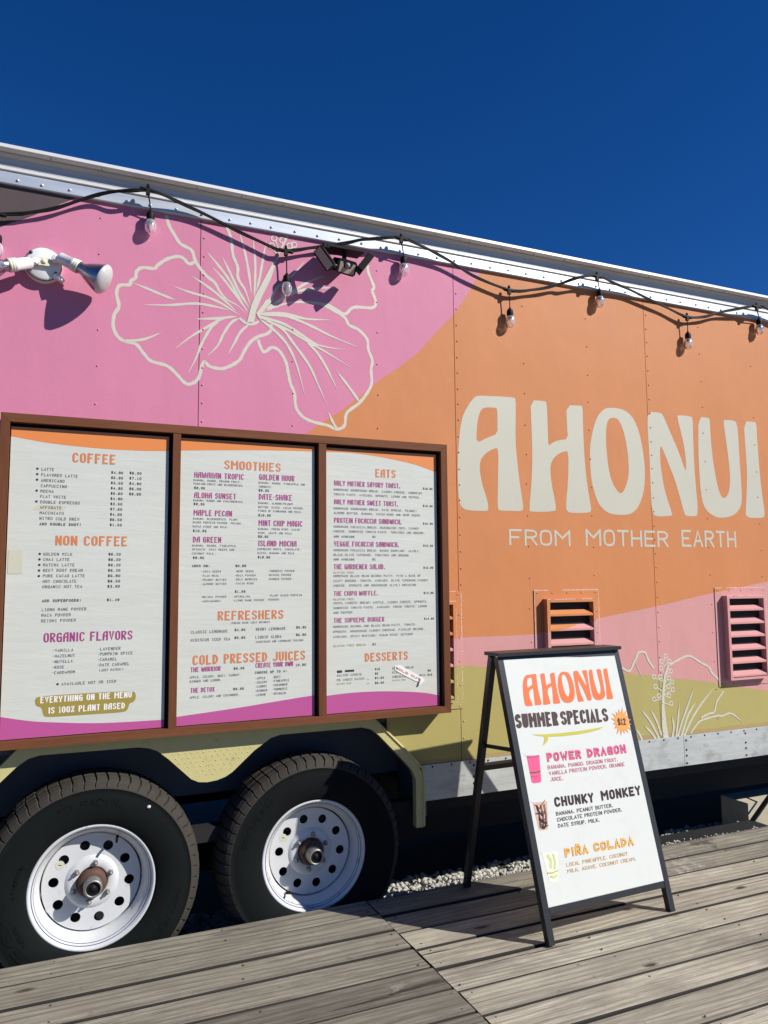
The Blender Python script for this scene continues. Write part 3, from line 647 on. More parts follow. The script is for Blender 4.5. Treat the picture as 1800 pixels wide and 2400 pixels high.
# vents -------------------------------------------------------
def vent(x0, x1, z0, z1):
    b = MB(); fl = [(x0, z0), (x1, z0), (x1, z1), (x0, z1)]; ix0, ix1, iz0, iz1 = x0+.052, x1-.048, z0+.035, z1-.044
    b.prism([fl, [(ix0, iz0), (ix1, iz0), (ix1, iz1), (ix0, iz1)]], -.004, .0); V = b.build('vent', M['wall'], TR)
    b = MB(); t = .017; D = -.040
    b.box((ix0, D, iz0), (ix0+t, .0, iz1)); b.box((ix1-t, D, iz0), (ix1, .0, iz1)); b.box((ix0+t, D, iz1-t), (ix1-t, .0, iz1)); b.box((ix0+t, D, iz0), (ix1-t, .0, iz0+.012))
    b.build('vent_frame', M['wall'], V)
    b = MB(); b.box((ix0+t, -.005, iz0+.012), (ix1-t, -.002, iz1-t)); b.build('vent_back', M['dark'], V)
    H = iz1-t-iz0-.012; n = 6
    for k in range(n):
        z = iz0+.012+H*(k+.06)/n; a, c = ix0+t+.001, ix1-t-.001; b = MB()
        # blade: slopes down to the outside, small front lip
        b.hexa([(a, D+.002, z), (c, D+.002, z), (c, -.008, z+.020), (a, -.008, z+.020), (a, D+.002, z+.010), (c, D+.002, z+.010), (c, -.008, z+.030), (a, -.008, z+.030)])
        b.build('slat', M['wall'], V)
    r = MB()
    for k in range(5):
        for z in (z0+.012, z1-.014): r.lathe([(.0001, .003), (.0045, .001)], (x0+.02+(x1-x0-.04)*k/4, -.0045, z), (0, -1, 0), 6)
    for k in range(1, 5):
        for x in (x0+.018, x1-.014): r.lathe([(.0001, .003), (.0045, .001)], (x, -.0045, z0+(z1-z0)*k/5), (0, -1, 0), 6)
    r.build('rivet', M['wall'], V, kind='stuff')
    e = MB(); rs_ = random.Random(int(x0*100))
    def rub(p, q, w, off):
        n = 14; t0 = 0
        for i in range(n):
            if rs_.random() < .22: continue
            a_ = i/n; b_ = (i+.93)/n; ribbon(e, WALL, [(p[0]+(q[0]-p[0])*t_+rs_.uniform(-.0006, .0006), p[1]+(q[1]-p[1])*t_+rs_.uniform(-.0006, .0006)) for t_ in (a_, (a_+b_)/2, b_)], [w*rs_.uniform(.5, 1.3) for _ in range(3)], off)
    rub((x0+.001, z1-.001), (x1-.001, z1-.001), .0040, .0044); rub((x0+.002, z0), (x0+.002, z1), .0026, .0044); rub((x1-.002, z0), (x1-.002, z1), .0036, .0044); rub((x0, z0+.002), (x1, z0+.002), .0030, .0044)
    rub((ix0+.002, iz1-.002), (ix1-.002, iz1-.002), .0034, -D+.0003); rub((ix0+.002, iz0), (ix0+.002, iz1), .0022, -D+.0003); rub((ix1-.002, iz0), (ix1-.002, iz1), .0020, -D+.0003); rub((ix0, iz0+.002), (ix1, iz0+.002), .0022, -D+.0003)
    e.build('worn_edge', M['rub'], V, kind='stuff')
for x0 in (1.391, 2.203, 3.412): vent(x0, x0+.40, .690, 1.236)

# ------------------------------------------------------------------ painted lettering and flowers on the wall
def wl(c, L, yy=0.0): return [(p.x, p.z) for p in (WC(c, x, y, yy) for x, y in L)]
LET = {
 'A': ([('L1', [(290,195),(470,203),(640,212),(658,235),(657,400),(655,600),(662,740),(690,1000),(725,1230),(732,1290),(718,1320),(600,1316),(500,1315),(480,1290),(485,1000),(490,705),(440,712),(380,745),(325,800),(308,860),(308,930),(330,1050),(365,1160),(388,1240),(392,1305),(370,1320),(180,1312),(130,1280),(104,1220),(93,1000),(95,800),(105,620),(125,460),(155,360),(205,275),(255,212)])],
       [('L1', [(350,312),(460,312),(478,330),(480,450),(480,570),(380,605),(275,660),(278,520),(290,420),(315,340)])]),
 'H': ([('L1', [(800,240),(935,248),(958,262),(965,400),(970,560),(975,690),(1010,655),(1080,628),(1165,620),(1155,480),(1148,290),(1290,292),(1308,305),(1312,500),(1325,800),(1350,1050),(1388,1270),(1392,1315),(1370,1335),(1200,1338),(1155,1320),(1143,1270),(1165,1050),(1172,735),(1120,740),(1050,775),(1003,840),(993,920),(1005,1050),(1040,1220),(1050,1290),(1040,1322),(800,1328),(788,1300),(810,1050),(820,800),(810,480)])], []),
 'O': ([('L2', [(100,148),(200,152),(270,175),(330,225),(370,290),(410,400),(440,550),(460,700),(462,850),(450,970),(410,1090),(370,1150),(300,1190),(180,1190),(100,1170),(40,1120)]), ('L1', [(1450,1222),(1410,1100),(1388,980),(1380,850),(1378,700),(1400,560),(1430,450),(1470,370),(1520,325)])],
       [('L2', [(130,245),(190,250),(225,300),(255,380),(285,520),(300,650),(305,780),(290,870),(260,950),(232,985),(200,965),(155,900),(120,800),(100,680),(85,520),(82,400),(90,310),(105,265)])]),
 'N': ([('L2', [(490,188),(610,195),(635,215),(680,320),(740,460),(800,600),(858,775),(862,700),(850,560),(820,420),(775,240),(785,218),(910,232),(925,250),(930,420),(940,700),(960,950),(975,1100),(972,1195),(950,1203),(860,1200),(845,1180),(800,1010),(750,840),(690,690),(625,525),(608,530),(608,640),(625,800),(660,980),(728,1180),(722,1200),(600,1205),(560,1200),(530,1165),(515,900),(505,600),(487,350)])], []),
 'U': ([('L2', [(980,238),(1080,245),(1092,262),(1098,400),(1115,600),(1145,800),(1175,940),(1205,1015),(1235,1030),(1265,1000),(1285,930),(1290,820),(1275,650),(1245,430),(1225,290),(1228,265),(1330,272),(1355,300),(1367,400),(1380,620),(1395,850),(1405,1000),(1400,1090),(1370,1155),(1310,1200),(1230,1218),(1160,1215),(1080,1170),(1030,1100),(1005,980),(990,780),(980,550)])], []),
 'I': ([('L2', [(1420,280),(1525,285),(1545,300),(1552,450),(1570,700),(1595,950),(1625,1150),(1625,1200),(1605,1220),(1480,1220),(1445,1200),(1440,1165),(1450,980),(1455,780),(1440,560)])], [])}
def letter_loops(k):
    out, inn = LET[k]; lo = [q for c, L in out for q in wl(c, L)]; loops = [lo]
    for c, L in inn: loops.append(wl(c, L))
    return [[p for i, p in enumerate(chaikin(lp+[lp[0]])[:-1])] for lp in loops]
LOOPS = {k: letter_loops(k) for k in LET}
for k in 'AHONUI':
    b = MB(); flat(b, WALL, LOOPS[k], .0005); b.build('painted_letter', M['letter'], TR)
for txt, xa, xb, cp_, yb in (('FROM', 1193.5, 1337, .081, 1278), ('MOTHER', 1373, 1566.4, .088, 1279.5), ('EARTH', 1597.7, 1725.5, .094, 1281.5)):
    A_ = W(xa, 1277, 0); B_ = W(xb, 1277, 0); b = MB(); text(b, WALL, txt, A_.x, W(xa, yb).z, B_.x-A_.x, cp_, (.145, .135), font=SANS, mono=False, off=.0005, smooth=2); b.build('small_lettering', M['letter'], TR, kind='stuff')
b = MB(); idx = [0]
def stroke(c, pts, w, taper=(0, 0)):
    Q = catmull(wl(c, pts), 6); n = len(Q); ws = []
    for i in range(n):
        t = i/(n-1); k = 1.0
        if taper[0]: k = min(k, .12+t/taper[0])
        if taper[1]: k = min(k, .12+(1-t)/taper[1])
        ws.append(w*k*(1+.10*math.sin(i*1.3+idx[0]*2.1)+.05*math.sin(i*3.1)))
    ribbon(b, WALL, Q, ws, .0004+.000022*(idx[0] % 60)); idx[0] += 1
w0 = .0138
stroke('F1', [(1078,455),(1095,520),(1130,580),(1170,640),(1240,680),(1262,740),(1290,790),(1340,850),(1390,890),(1425,950),(1470,1000),(1540,1040),(1590,1085)], w0, (0, .4))
stroke('F1', [(1268,755),(1225,770),(1190,735),(1150,722),(1080,740),(1020,780),(1000,800),(920,795),(885,820),(878,860),(848,880),(840,905),(775,910),(755,960),(770,1045),(740,1100),(733,1170),(755,1230),(800,1268),(880,1290),(930,1350),(980,1400),(1080,1430),(1140,1480),(1190,1535),(1225,1550),(1270,1530),(1295,1490),(1305,1440),(1325,1405),(1360,1435),(1430,1450),(1480,1437),(1530,1412)], w0)
stroke('F2', [(110,1157),(170,1115),(200,1060),(240,1000),(290,965),(340,950),(372,925),(374,885)], w0)
stroke('F2', [(290,985),(305,1030),(330,1065),(380,1035),(430,1060),(470,1130),(485,1200),(500,1270),(525,1330),(535,1420),(575,1480),(640,1515),(740,1540),(800,1565),(850,1540),(865,1460),(940,1400),(990,1340),(1025,1270),(1022,1180),(1030,1120),(1005,1050),(995,980),(940,920),(880,890),(850,840),(780,795),(700,755),(620,742),(500,745),(400,775),(300,812)], w0, (0, .15))
stroke('F2', [(690,750),(760,768),(850,818),(910,775),(1030,778),(1052,740),(1030,670),(1040,640),(1005,550),(1000,500)], w0)
for L in ([(765,870),(850,970),(960,1110),(1050,1260),(1160,1460)], [(820,1020),(930,1140),(1030,1270),(1165,1450)], [(915,920),(990,1070),(1080,1260),(1180,1420)],
          [(1085,690),(1130,850),(1170,1050),(1200,1280)], [(1215,745),(1235,950),(1235,1150),(1225,1330)], [(1345,765),(1310,950),(1280,1120),(1245,1260)],
          [(620,1110),(760,1200),(900,1310),(1050,1450)], [(440,1205),(600,1265),(760,1310),(900,1370),(1090,1490)], [(40,1170),(200,1235),(330,1290),(460,1340)],
          [(150,1385),(400,1390),(640,1375),(800,1395),(985,1440)], [(660,1525),(850,1520),(1055,1500)]):
    stroke('F3', L, .0108, (.35, .25))
stroke('F3', [(945,600),(1000,740),(1020,900),(1065,1020),(1070,1130),(1140,1250),(1190,1400)], .013, (0, .3))
for L in ([(1140,1315),(1240,1240),(1350,1175),(1440,1125),(1530,1112)], [(1220,1475),(1270,1380),(1310,1280),(1370,1180),(1430,1130)], [(1345,1365),(1410,1300),(1450,1220),(1500,1150),(1545,1125)],
          [(1478,1355),(1520,1280),(1560,1210),(1610,1165)], [(1040,1218),(920,1262),(800,1268)]):
    stroke('F1', L, .011, (.45, .15))
for L in ([(280,820),(450,815),(600,850),(760,857)], [(300,822),(480,835),(640,900),(760,960),(940,1035)], [(300,835),(450,880),(560,945),(680,1020),(850,1050)], [(340,860),(480,920),(600,990),(720,1060),(890,1165)],
          [(600,990),(680,1080),(740,1180),(800,1305)], [(310,845),(440,910),(520,1010),(620,1150),(680,1280),(730,1395)], [(300,850),(400,930),(480,1020),(540,1150),(590,1340)],
          [(945,1385),(870,1280),(795,1185)], [(800,1565),(770,1510),(745,1455)], [(320,790),(370,720),(420,640),(500,580),(590,480)], [(340,790),(460,710),(600,620),(720,570)], [(350,800),(500,690),(640,655),(800,650)]):
    stroke('F2', L, .0122, (.1, .45))
def wpoly(c, L, off=.0019): flat(b, WALL, [wl(c, L)], off)
wpoly('F3', [(1155,1558),(1195,1400),(1235,1300),(1300,1180),(1400,990),(1425,955),(1440,975),(1390,1130),(1300,1310),(1245,1440),(1225,1560)])
wpoly('F3', [(1245,1470),(1300,1400),(1340,1340),(1420,1330),(1340,1420),(1280,1490),(1360,1510),(1350,1540),(1270,1520)], .0020)
stroke('F3', [(1080,1515),(1140,1562),(1200,1578),(1270,1552)], .012)
stroke('F3', [(1440,960),(1480,860),(1530,760),(1560,690)], .008)
for x, y in ((1420,742),(1500,760),(1570,815),(1612,805),(1395,815),(1450,860)):
    c = wl('F3', [(x, y)])[0]; stroke('F3', [(x+26*math.cos(a/4*math.pi), y+26*math.sin(a/4*math.pi)) for a in range(9)], .006); stroke('F3', [(x+10, y+20), (1475, 880)], .005)
b.build('hibiscus_painting', M['cream'], TR)
b = MB()
pw = .0115
stroke('P', [(235,350),(310,385),(355,300),(375,260),(400,205),(460,205),(500,290),(550,360)], pw)
stroke('P', [(365,300),(400,370),(440,465)], .004, (0, .5))
stroke('P', [(700,325),(760,290),(860,240),(920,248),(1000,300),(1080,345),(1110,400),(1160,450),(1200,500)], pw)
stroke('P', [(1225,580),(1160,680),(1135,780),(1080,800),(1005,840)], .010)
stroke('P', [(905,990),(960,910),(1010,865),(1160,820),(1210,820),(1290,795),(1350,830),(1415,890)], .0095, (0, .2))
for L in ([(425,765),(510,870),(600,1040)], [(515,765),(570,860),(622,1010)], [(455,915),(520,980),(572,1052)], [(375,955),(410,1000),(435,1062)], [(722,825),(740,920),(728,1025)], [(795,705),(780,880),(765,1022)],
          [(935,545),(870,740),(820,880),(780,1024)], [(955,690),(880,820),(820,1018)], [(1130,550),(1000,720),(910,870),(845,1015)]): stroke('P', L, .0112, (.35, .0))
wpoly('P', [(640,1040),(625,900),(622,700),(630,560),(645,430),(680,320),(700,325),(665,440),(650,600),(650,720),(670,900),(692,1035)])
for x, y in ((665,238),(622,290),(697,290),(620,355),(712,385),(550,440),(610,440),(693,452),(725,490),(565,535),(690,535),(732,565),(595,625),(550,658),(695,625),(715,700)):
    stroke('P', [(x+17*math.cos(a/4*math.pi), y+19*math.sin(a/4*math.pi)) for a in range(9)], .0068)
    sx = 640+(y-700)*-.03; d = 1 if x > sx else -1; stroke('P', [(x-d*14, y+12), (sx, y+(52 if y < 600 else -8))], .0055)
b.build('desert_plant_painting', M['cream'], TR)

# ------------------------------------------------------------------ menu board
MN = thing('menu_board', 'wide wooden framed menu board with three white panels above the trailer wheels', 'menu board', (.74, -.05, .69))
FY0, FY1, PY = -.090, -.010, -.066
ZM0, ZM1 = W(1058.7, 1670, FY0).z, W(1043, 1042, FY0).z
XF = [W(x, y, FY0).x for x, y in ((2.5, 961), (24.5, 984), (407, 1010), (425, 1012), (748, 1035), (765, 1036), (1033, 1055), (1047.5, 1060))]
zt, zb = ZM1-.033, ZM0+.030
def mitred(name, pts2, mt, y0=FY0, y1=FY1):
    b = MB(); b.prism([pts2], y0, y1); return b.build(name, mt, MN)
mitred('top_rail', [(XF[0], ZM1), (XF[7], ZM1), (XF[6]+.0008, zt), (XF[1]-.0008, zt)], M['frame_h'])
mitred('bottom_rail', [(XF[0], ZM0), (XF[7], ZM0), (XF[6]+.0008, zb), (XF[1]-.0008, zb)], M['frame_h'])
mitred('stile', [(XF[0], ZM0+.001), (XF[1]-.0008, zb+.001), (XF[1]-.0008, zt-.001), (XF[0], ZM1-.001)], M['frame_v'])
mitred('stile', [(XF[7], ZM0+.001), (XF[6]+.0008, zb+.001), (XF[6]+.0008, zt-.001), (XF[7], ZM1-.001)], M['frame_v'])
mitred('stile', [(XF[2], zb+.0005), (XF[3], zb+.0005), (XF[3], zt-.0005), (XF[2], zt-.0005)], M['frame_v'], FY0+.002)
mitred('stile', [(XF[4], zb+.0005), (XF[5], zb+.0005), (XF[5], zt-.0005), (XF[4], zt-.0005)], M['frame_v'], FY0+.002)
b = MB(); b.box((XF[1]+.001, PY+.022, zb+.001), (XF[6]-.001, -.014, zt-.001)); b.build('backing_board', M['dark'], MN)
MF = Frame((0, PY, 0), (1, 0, 0), (0, 0, 1), (0, -1, 0))
def mtext(mb, c, txt, x0, y0, x1, cap, pen=(.15, .13), mi=0, font=None, mono=True, smooth=0):
    A_ = WC(c, x0, y0, PY); T_ = WC(c, x0, y0-cap, PY); a, b_, s = CROPS[c]
    q = W(a+x1*s, b_+y0*s, PY); text(mb, MF, txt, A_.x, A_.z, q.x-A_.x, T_.z-A_.z, pen, mi, font, mono, .0006, 0.0, smooth)
def curve_band(c, pts, top, x0, x1):
    P = [(p.x, p.z) for p in (WC(c, x, y, PY) for x, y in pts)]; P[0] = (x0, P[0][1]); P[-1] = (x1, P[-1][1]); return catmull(P, 5)
PAN = [(XF[1]+.003, XF[2]-.014, 'A', [(105,285),(400,340),(700,378),(1000,405),(1300,420),(1590,425)], 'B', [(10,1305),(300,1345),(600,1358),(850,1362),(1100,1355),(1515,1330)]),
       (XF[3]+.003, XF[4]-.014, 'C', [(118,245),(500,241),(1000,242),(1490,255)], 'D', [(55,1660),(400,1610),(700,1565),(1000,1515),(1300,1465),(1480,1438)]),
       (XF[5]+.003, XF[6]-.014, 'E', [(130,290),(400,300),(700,340),(1000,400),(1200,455),(1400,525)], 'F', [(115,1420),(400,1385),(700,1368),(1000,1370),(1250,1385),(1455,1412)])]
panels = []
for x0, x1, c1, t1, c2, t2 in PAN:
    b = MB(); b.box((x0, PY, zb+.003), (x1, PY+.003, zt-.014)); P_ = b.build('menu_panel', M['menu'], MN); panels.append(P_)
    b = MB(); cb = curve_band(c1, t1, True, x0+.0005, x1-.0005); flat(b, MF, [[(x0+.0005, zt-.0145)]+cb+[(x1-.0005, zt-.0145)]], .0004); b.build('orange_wave', M['m_orange'], P_)
    b = MB(); cb = curve_band(c2, t2, False, x0+.0005, x1-.0005); flat(b, MF, [[(x0+.0005, zb+.0035)]+cb+[(x1-.0005, zb+.0035)]], .0004); b.build('purple_wave', M['m_purple'], P_)
NP = (.215, .125)
def put(panel, heads=(), items=(), lines=(), bold=(), gf=(), whites=()):
    for c, t_, x0, y0, x1, cap in heads:
        b = MB(); mtext(b, c, t_, x0, y0, x1, cap, NP, 0, NOUV, False, 1); b.build('heading_lettering', M['m_head'], panel, kind='stuff')
    b = MB()
    for c, t_, x0, y0, x1, cap in items: mtext(b, c, t_, x0, y0, x1, cap, (.18, .12), 0, NOUV, False, 1)
    if b.v: b.build('item_lettering', kind='stuff', mats=M['m_item'], parent=panel)
    b = MB()
    for c, t_, x0, y0, x1, cap in lines: mtext(b, c, t_, x0, y0, x1, cap, (.14, .12), 0, smooth=1)
    for c, t_, x0, y0, x1, cap in bold: mtext(b, c, t_, x0, y0, x1, cap, (.2, .17), 1, smooth=1)
    b.build('price_lettering', kind='stuff', mats=[M['m_ink2'], M['m_ink']], parent=panel)
    if gf:
        b = MB()
        for c, t_, x0, y0, x1, cap in gf: mtext(b, c, t_, x0, y0, x1, cap, (.15, .13), 0)
        b.build('olive_lettering', kind='stuff', mats=M['m_gf'], parent=panel)
# panel one
L1 = [('A', t_, x, y, x1, 27) for t_, x, y, x1 in (('LATTE',385,603,500),('FLAVORED LATTE',383,655,720),('AMERICANO',380,707,598),('CAPPUCCINO',378,757,620),('MOCHA',375,806,498),('FLAT WHITE',373,856,612),('DOUBLE ESPRESSO',373,907,738),('AFFOGATO',370,957,566),('MACCHIATO',368,1008,590),('NITRO COLD BREW',366,1059,735),('GOLDEN MILK',402,1390,670),('CHAI LATTE',401,1440,643),('MATCHA LATTE',400,1490,690),('BEET ROOT DREAM',399,1541,765),('PURE CACAO LATTE',398,1592,785),('HOT CHOCOLATE',396,1643,708))]
L1 += [('B', t_, x, y, x1, 27) for t_, x, y, x1 in (('ORGANIC HOT TEA',392,113,760),('LIONS MANE POWDER',387,325,800),('MACA POWDER',384,377,655),('REISHI POWDER',381,429,702),('-VANILLA',485,703,678),('-HAZELNUT',484,756,694),('-NUTELLA',482,808,672),('-ROSE',480,860,595),('-CARDAMOM',478,910,693),('-LAVENDER',905,690,1115),('-PUMPKIN SPICE',903,738,1228),('-CARAMEL',901,788,1083),('-DATE CARAMEL',900,838,1198),('AVAILABLE HOT OR ICED',570,1014,1075))]+[('B', '(JUST DATES!)', 915, 884, 1145, 22)]
B1 = [('A', 'ADD DOUBLE SHOT!', 365, 1110, 752, 25), ('B', 'ADD SUPERFOODS:', 388, 243, 752, 26), ('B', '$1.49', 990, 233, 1105, 24)]
for i, (p, q) in enumerate((('$4.90','$6.00'),('$5.90','$7.10'),('$3.50','$4.80'),('$4.90','$6.00'),('$5.60','$6.80'),('$4.90',0),('$3.50',0),('$7.50',0),('$4.00',0),('$6.50',0),('$1.50',0))):
    B1.append(('A', p, 1030-i*1.3, 633+i*48.5, 1140-i*1.3, 24))
    if q: B1.append(('A', q, 1200-i, 638+i*48.5, 1310-i, 24))
for i, p in enumerate(('$6.20','$6.20','$6.20','$6.20','$5.90','$6.50')): B1.append(('A', p, 1005-i*1.5, 1390+i*50, 1117-i, 24))
B1.append(('B', '$3.90', 995, 108, 1110, 24))
put(panels[0], [('A','COFFEE',670,527,1072,90),('A','NON COFFEE',512,1295,1180,90)], [('B','ORGANIC FLAVORS',402,615,1226,86)], L1, B1)
b = MB()
for c, x, y in [('A',347,586),('A',345,637),('A',343,688),('A',340,789),('A',337,890),('A',368,1375),('A',366,1426),('A',364,1477),('A',362,1529),('A',360,1580),('B',533,1001)]:
    p = WC(c, x, y, PY); disc2(b, MF, p.x, p.z, .0045, .0006)
b.build('bullet_dot', kind='stuff', mats=M['m_ink'], parent=panels[0])
b = MB(); bd = [(p.x, p.z) for p in (WC('B', x, y, PY) for x, y in [(350,1115),(700,1090),(1230,1062),(1257,1085),(1257,1135),(1240,1165),(1195,1180),(1185,1235),(1150,1262),(800,1283),(430,1310),(400,1290),(392,1240),(380,1215),(345,1208),(324,1185),(324,1140)])]
flat(b, MF, [chaikin(chaikin(bd+[bd[0]]))[:-1]], .0004); b.build('olive_badge', M['m_olive'], panels[0])
b = MB(); mtext(b, 'B', 'EVERYTHING ON THE MENU', 372, 1178, 1218, 58, NP, 0, NOUV, False, 1); mtext(b, 'B', 'IS 100% PLANT BASED', 448, 1275, 1155, 58, NP, 0, NOUV, False, 1); b.build('badge_lettering', kind='stuff', mats=M['tape_w'], parent=panels[0])
# panel two
S = lambda c, cap, L: [(c, t_, x, y, x1, cap) for t_, x, y, x1 in L]
H2 = [('C','SMOOTHIES',549,432,1128,88),('D','REFRESHERS',482,672,1155,93),('D','COLD PRESSED JUICES',224,1130,1378,98)]
I2 = S('C', 58, [('HAWAIIAN TROPIC',242,520,750),('ALOHA SUNSET',240,728,670),('MAPLE PECAN',235,908,628),('DA GREEN',228,1183,517),('GOLDEN HOUR',905,543,1268),('DATE-SHAKE',902,745,1243),('MINT CHIP MAGIC',900,1013,1348),('ISLAND MOCHA',897,1222,1288)])+S('D', 48, [('THE WARRIOR',203,1203,512),('THE DETOX',202,1415,450),('CREATE YOUR OWN',868,1158,1252)])
T2 = S('C', 20, [('BANANA, MANGO, DRAGON FRUIT,',235,555,720),('PASSION FRUIT AND BLUEBERRIES.',235,592,750),('BANANA, MANGO AND STRAWBERRIES.',233,762,750),('BANANA, BLUEBERRIES, PLANT',230,950,685),('BASED PROTEIN POWDER, PECANS,',228,988,733),('MAPLE SYRUP AND MILK.',226,1030,592),('BANANA, MANGO, PINEAPPLE,',222,1225,685),('SPINACH, CHIA SEEDS AND',220,1265,652),('COCONUT MILK.',218,1307,460),
  ('BANANA, MANGO, PINEAPPLE AND',900,582,1377),('TURMERIC.',900,622,1040),('BANANA, ALMOND/PEANUT',897,790,1253),('BUTTER, DATES, CACAO POWDER,',897,832,1365),('PINCH OF CINNAMON AND MILK.',895,870,1345),('BANANA, FRESH MINT, CACAO',895,1055,1320),('NIBS, AGAVE AND MILK',895,1096,1238),('ESPRESSO SHOTS, CHOCOLATE,',890,1262,1335),('DATES, BANANA AND MILK',890,1302,1267),
  ('-CHIA SEEDS',313,1492,517),('-FLAX MEAL',312,1535,493),('-PEANUT BUTTER',311,1577,570),('-ALMOND BUTTER',310,1620,570),('-HEMP SEEDS',657,1489,850),('-MACA POWDER',655,1532,870),('-GOJI BERRIES',653,1572,885),('-CACAO NIBS',652,1614,850),('-TURMERIC POWDER',995,1486,1267),('-MATCHA POWDER',993,1527,1233),('-GINGER POWDER',991,1568,1233)])
T2 += S('D', 20, [('-REISHI POWDER',307,443,568),('-ASHWAGANDA',306,487,510),('-SPIRULINA',635,439,815),('-LIONS MANE POWDER',635,479,955),('-PLANT BASED PROTEIN',1003,428,1342),('POWDER',1000,470,1105),('(FRESH MADE COLD DRINKS)',612,710,1018),('(HIBISCUS AND LEMONADE FUSION)',868,903,1362)])
T2 += S('D', 29, [('CLASSIC LEMONADE',207,808,582),('HIBISCUS ICED TEA',205,890,607),('BERRY LEMONADE',873,778,1175),('LIQUID ALOHA',868,860,1132)])+S('D', 23, [('APPLE, CELERY, BEET, CARROT,',195,1268,722),('GINGER AND LEMON.',195,1310,520),('APPLE, CELERY AND CUCUMBER.',195,1475,705),('-APPLE',865,1277,970),('-CELERY',864,1320,987),('-CARROT',863,1362,985),('-GINGER',862,1405,988),('-LEMON',860,1448,970),('-BEET',1040,1265,1125),('-PINEAPPLE',1040,1305,1212),('-CUCUMBER',1038,1347,1195),('-TURMERIC',1038,1390,1195),('-SPINACH',1036,1435,1178)])
B2 = S('C', 25, [('$9.95',240,638,352),('$9.95',236,803,347),('$10.95',228,1078,367),('$9.95',228,1353,342),('$9.95',900,664,1007),('$10.95',897,918,1025),('$9.95',895,1137,1000),('$10.95',892,1348,1018),('ADDS ON:',218,1437,402),('$0.99',663,1437,772)])+S('D', 25, [('$1.99',657,390,765),('$4.95',655,783,765),('$5.95',653,863,765),('$5.95',1285,757,1387),('$5.95',1283,833,1387),('$9.95',645,1178,755),('$9.95',640,1388,750),('CHOOSE UP TO 4:',862,1220,1190),('10.95',1278,1142,1385)])
put(panels[1], H2, I2, T2, B2)
# panel three
H3 = [('E','EATS',682,577,915,93),('F','DESSERTS',562,1030,1056,98)]
I3 = S('E', 58, [('HOLY MOTHER SAVORY TOAST.',210,672,965),('HOLY MOTHER SWEET TOAST.',210,886,940),('PROTEIN FOCACCIA SANDWICH.',210,1098,980),('VEGGIE FOCACCIA SANDWICH.',208,1368,950),('THE GARDENER SALAD.',205,1630,792)])+S('F', 54, [('THE CHIPA WAFFLE.',205,277,710),('THE SUPREME BURGER',205,585,785)])
T3 = S('E', 25, [('HOMEMADE SOURDOUGH BREAD, CASHEW CHEESE, SUNDRIED',205,730,1215),('TOMATO PASTE, AVOCADO, SPROUTS, LEMON AND PEPPER.',205,783,1195),('HOMEMADE SOURDOUGH BREAD, DATE SPREAD, PEANUT/',205,945,1158),('ALMOND BUTTER, BANANA, CACAO NIBS AND HEMP SEEDS.',205,997,1210),('HOMEMADE FOCACCIA BREAD, MARINATED TOFU, CASHEW',205,1155,1180),('CHEESE, SUNDRIED TOMATO PASTE, TOMATOES AND GREENS.',205,1207,1250),('HOMEMADE FOCACCIA BREAD, BAKED EGGPLANT, ALIOLI,',205,1424,1195),('BLACK OLIVE TAPENADE, TOMATOES AND GREENS',205,1477,1062),('HOMEMADE BLACK BEAN QUINOA PATTY, WITH A BASE OF',203,1720,1200),('LEAFY GREENS, TOMATO, AVOCADO, OLIVE TAPENADE,CASHEW',203,1775,1283),('CHEESE, SPROUTS AND HOUSEMADE ALIOLI DRESSING',203,1830,1147)])
T3 += S('F', 25, [('CHIPA (CHEESY BREAD) WAFFLE, CASHEW CHEESE, SPROUTS,',203,372,1283),('SUNDRIED TOMATO PASTE, AVOCADO, FRESH TOMATO, LEMON',202,428,1268),('AND PEPPER',200,482,418),('HOMEMADE QUINOA AND BLACK BEAN PATTY, TOMATO,',200,643,1150),('SPROUTS, HOUSEMADE CASHEW CHEDDAR, PICKLED ONIONS,',198,700,1250),('AVOCADO, SPICY MUSTARD/ VEGAN MAYO/ KETCHUP',198,758,1115),('SALTED COOKIE',243,1200,527),('PB CHOCO DATES',242,1252,552),('BANANA BREAD',877,1118,1120),('PLAIN',877,1165,967),('CHOCOLATE',877,1215,1040),('NUTS',1185,1197,1255)])+S('F', 16, [('x1',583,1238,612),('x4',583,1285,612)])
B3 = S('E', 24, [('$10.95',1225,720,1335),('$10.95',1225,918,1337),('ADD AVOCADO',205,1267,440),('$2',648,1272,683),('$15.95',1228,1120,1340),('ADD AVOCADO',203,1530,440),('$2',648,1530,683),('$15.95',1230,1373,1342),('$15.95',1232,1625,1345)])+S('F', 24, [('$13.95',1235,255,1348),('$13.95',1240,550,1353),('$2',648,842,688),('$10',678,1127,733),('$5',678,1177,715),('$2.50',678,1228,780),('$9.90',678,1285,780),('$9',1280,1142,1315),('$10',1278,1190,1330)])
G3 = [('E','GLUTEN FREE',203,1680,438,22),('F','GLUTEN FREE',203,328,438,24),('F','GLUTEN FREE BREAD',200,862,572,24),('F','GLUTEN FREE',242,1293,407,17),('F','GLUTEN FREE',877,1252,1030,17)]
put(panels[2], H3, I3, T3, B3, G3)
b = MB()
for L in ([(245,1158),(243,1130),(300,1126),(302,1154)], [(332,1148),(336,1124),(440,1118),(440,1142)]): flat(b, MF, [[(p.x, p.z) for p in (WC('F', x, y, PY) for x, y in L)]], .0007)
b.build('blacked_out_words', M['m_ink'], panels[2])
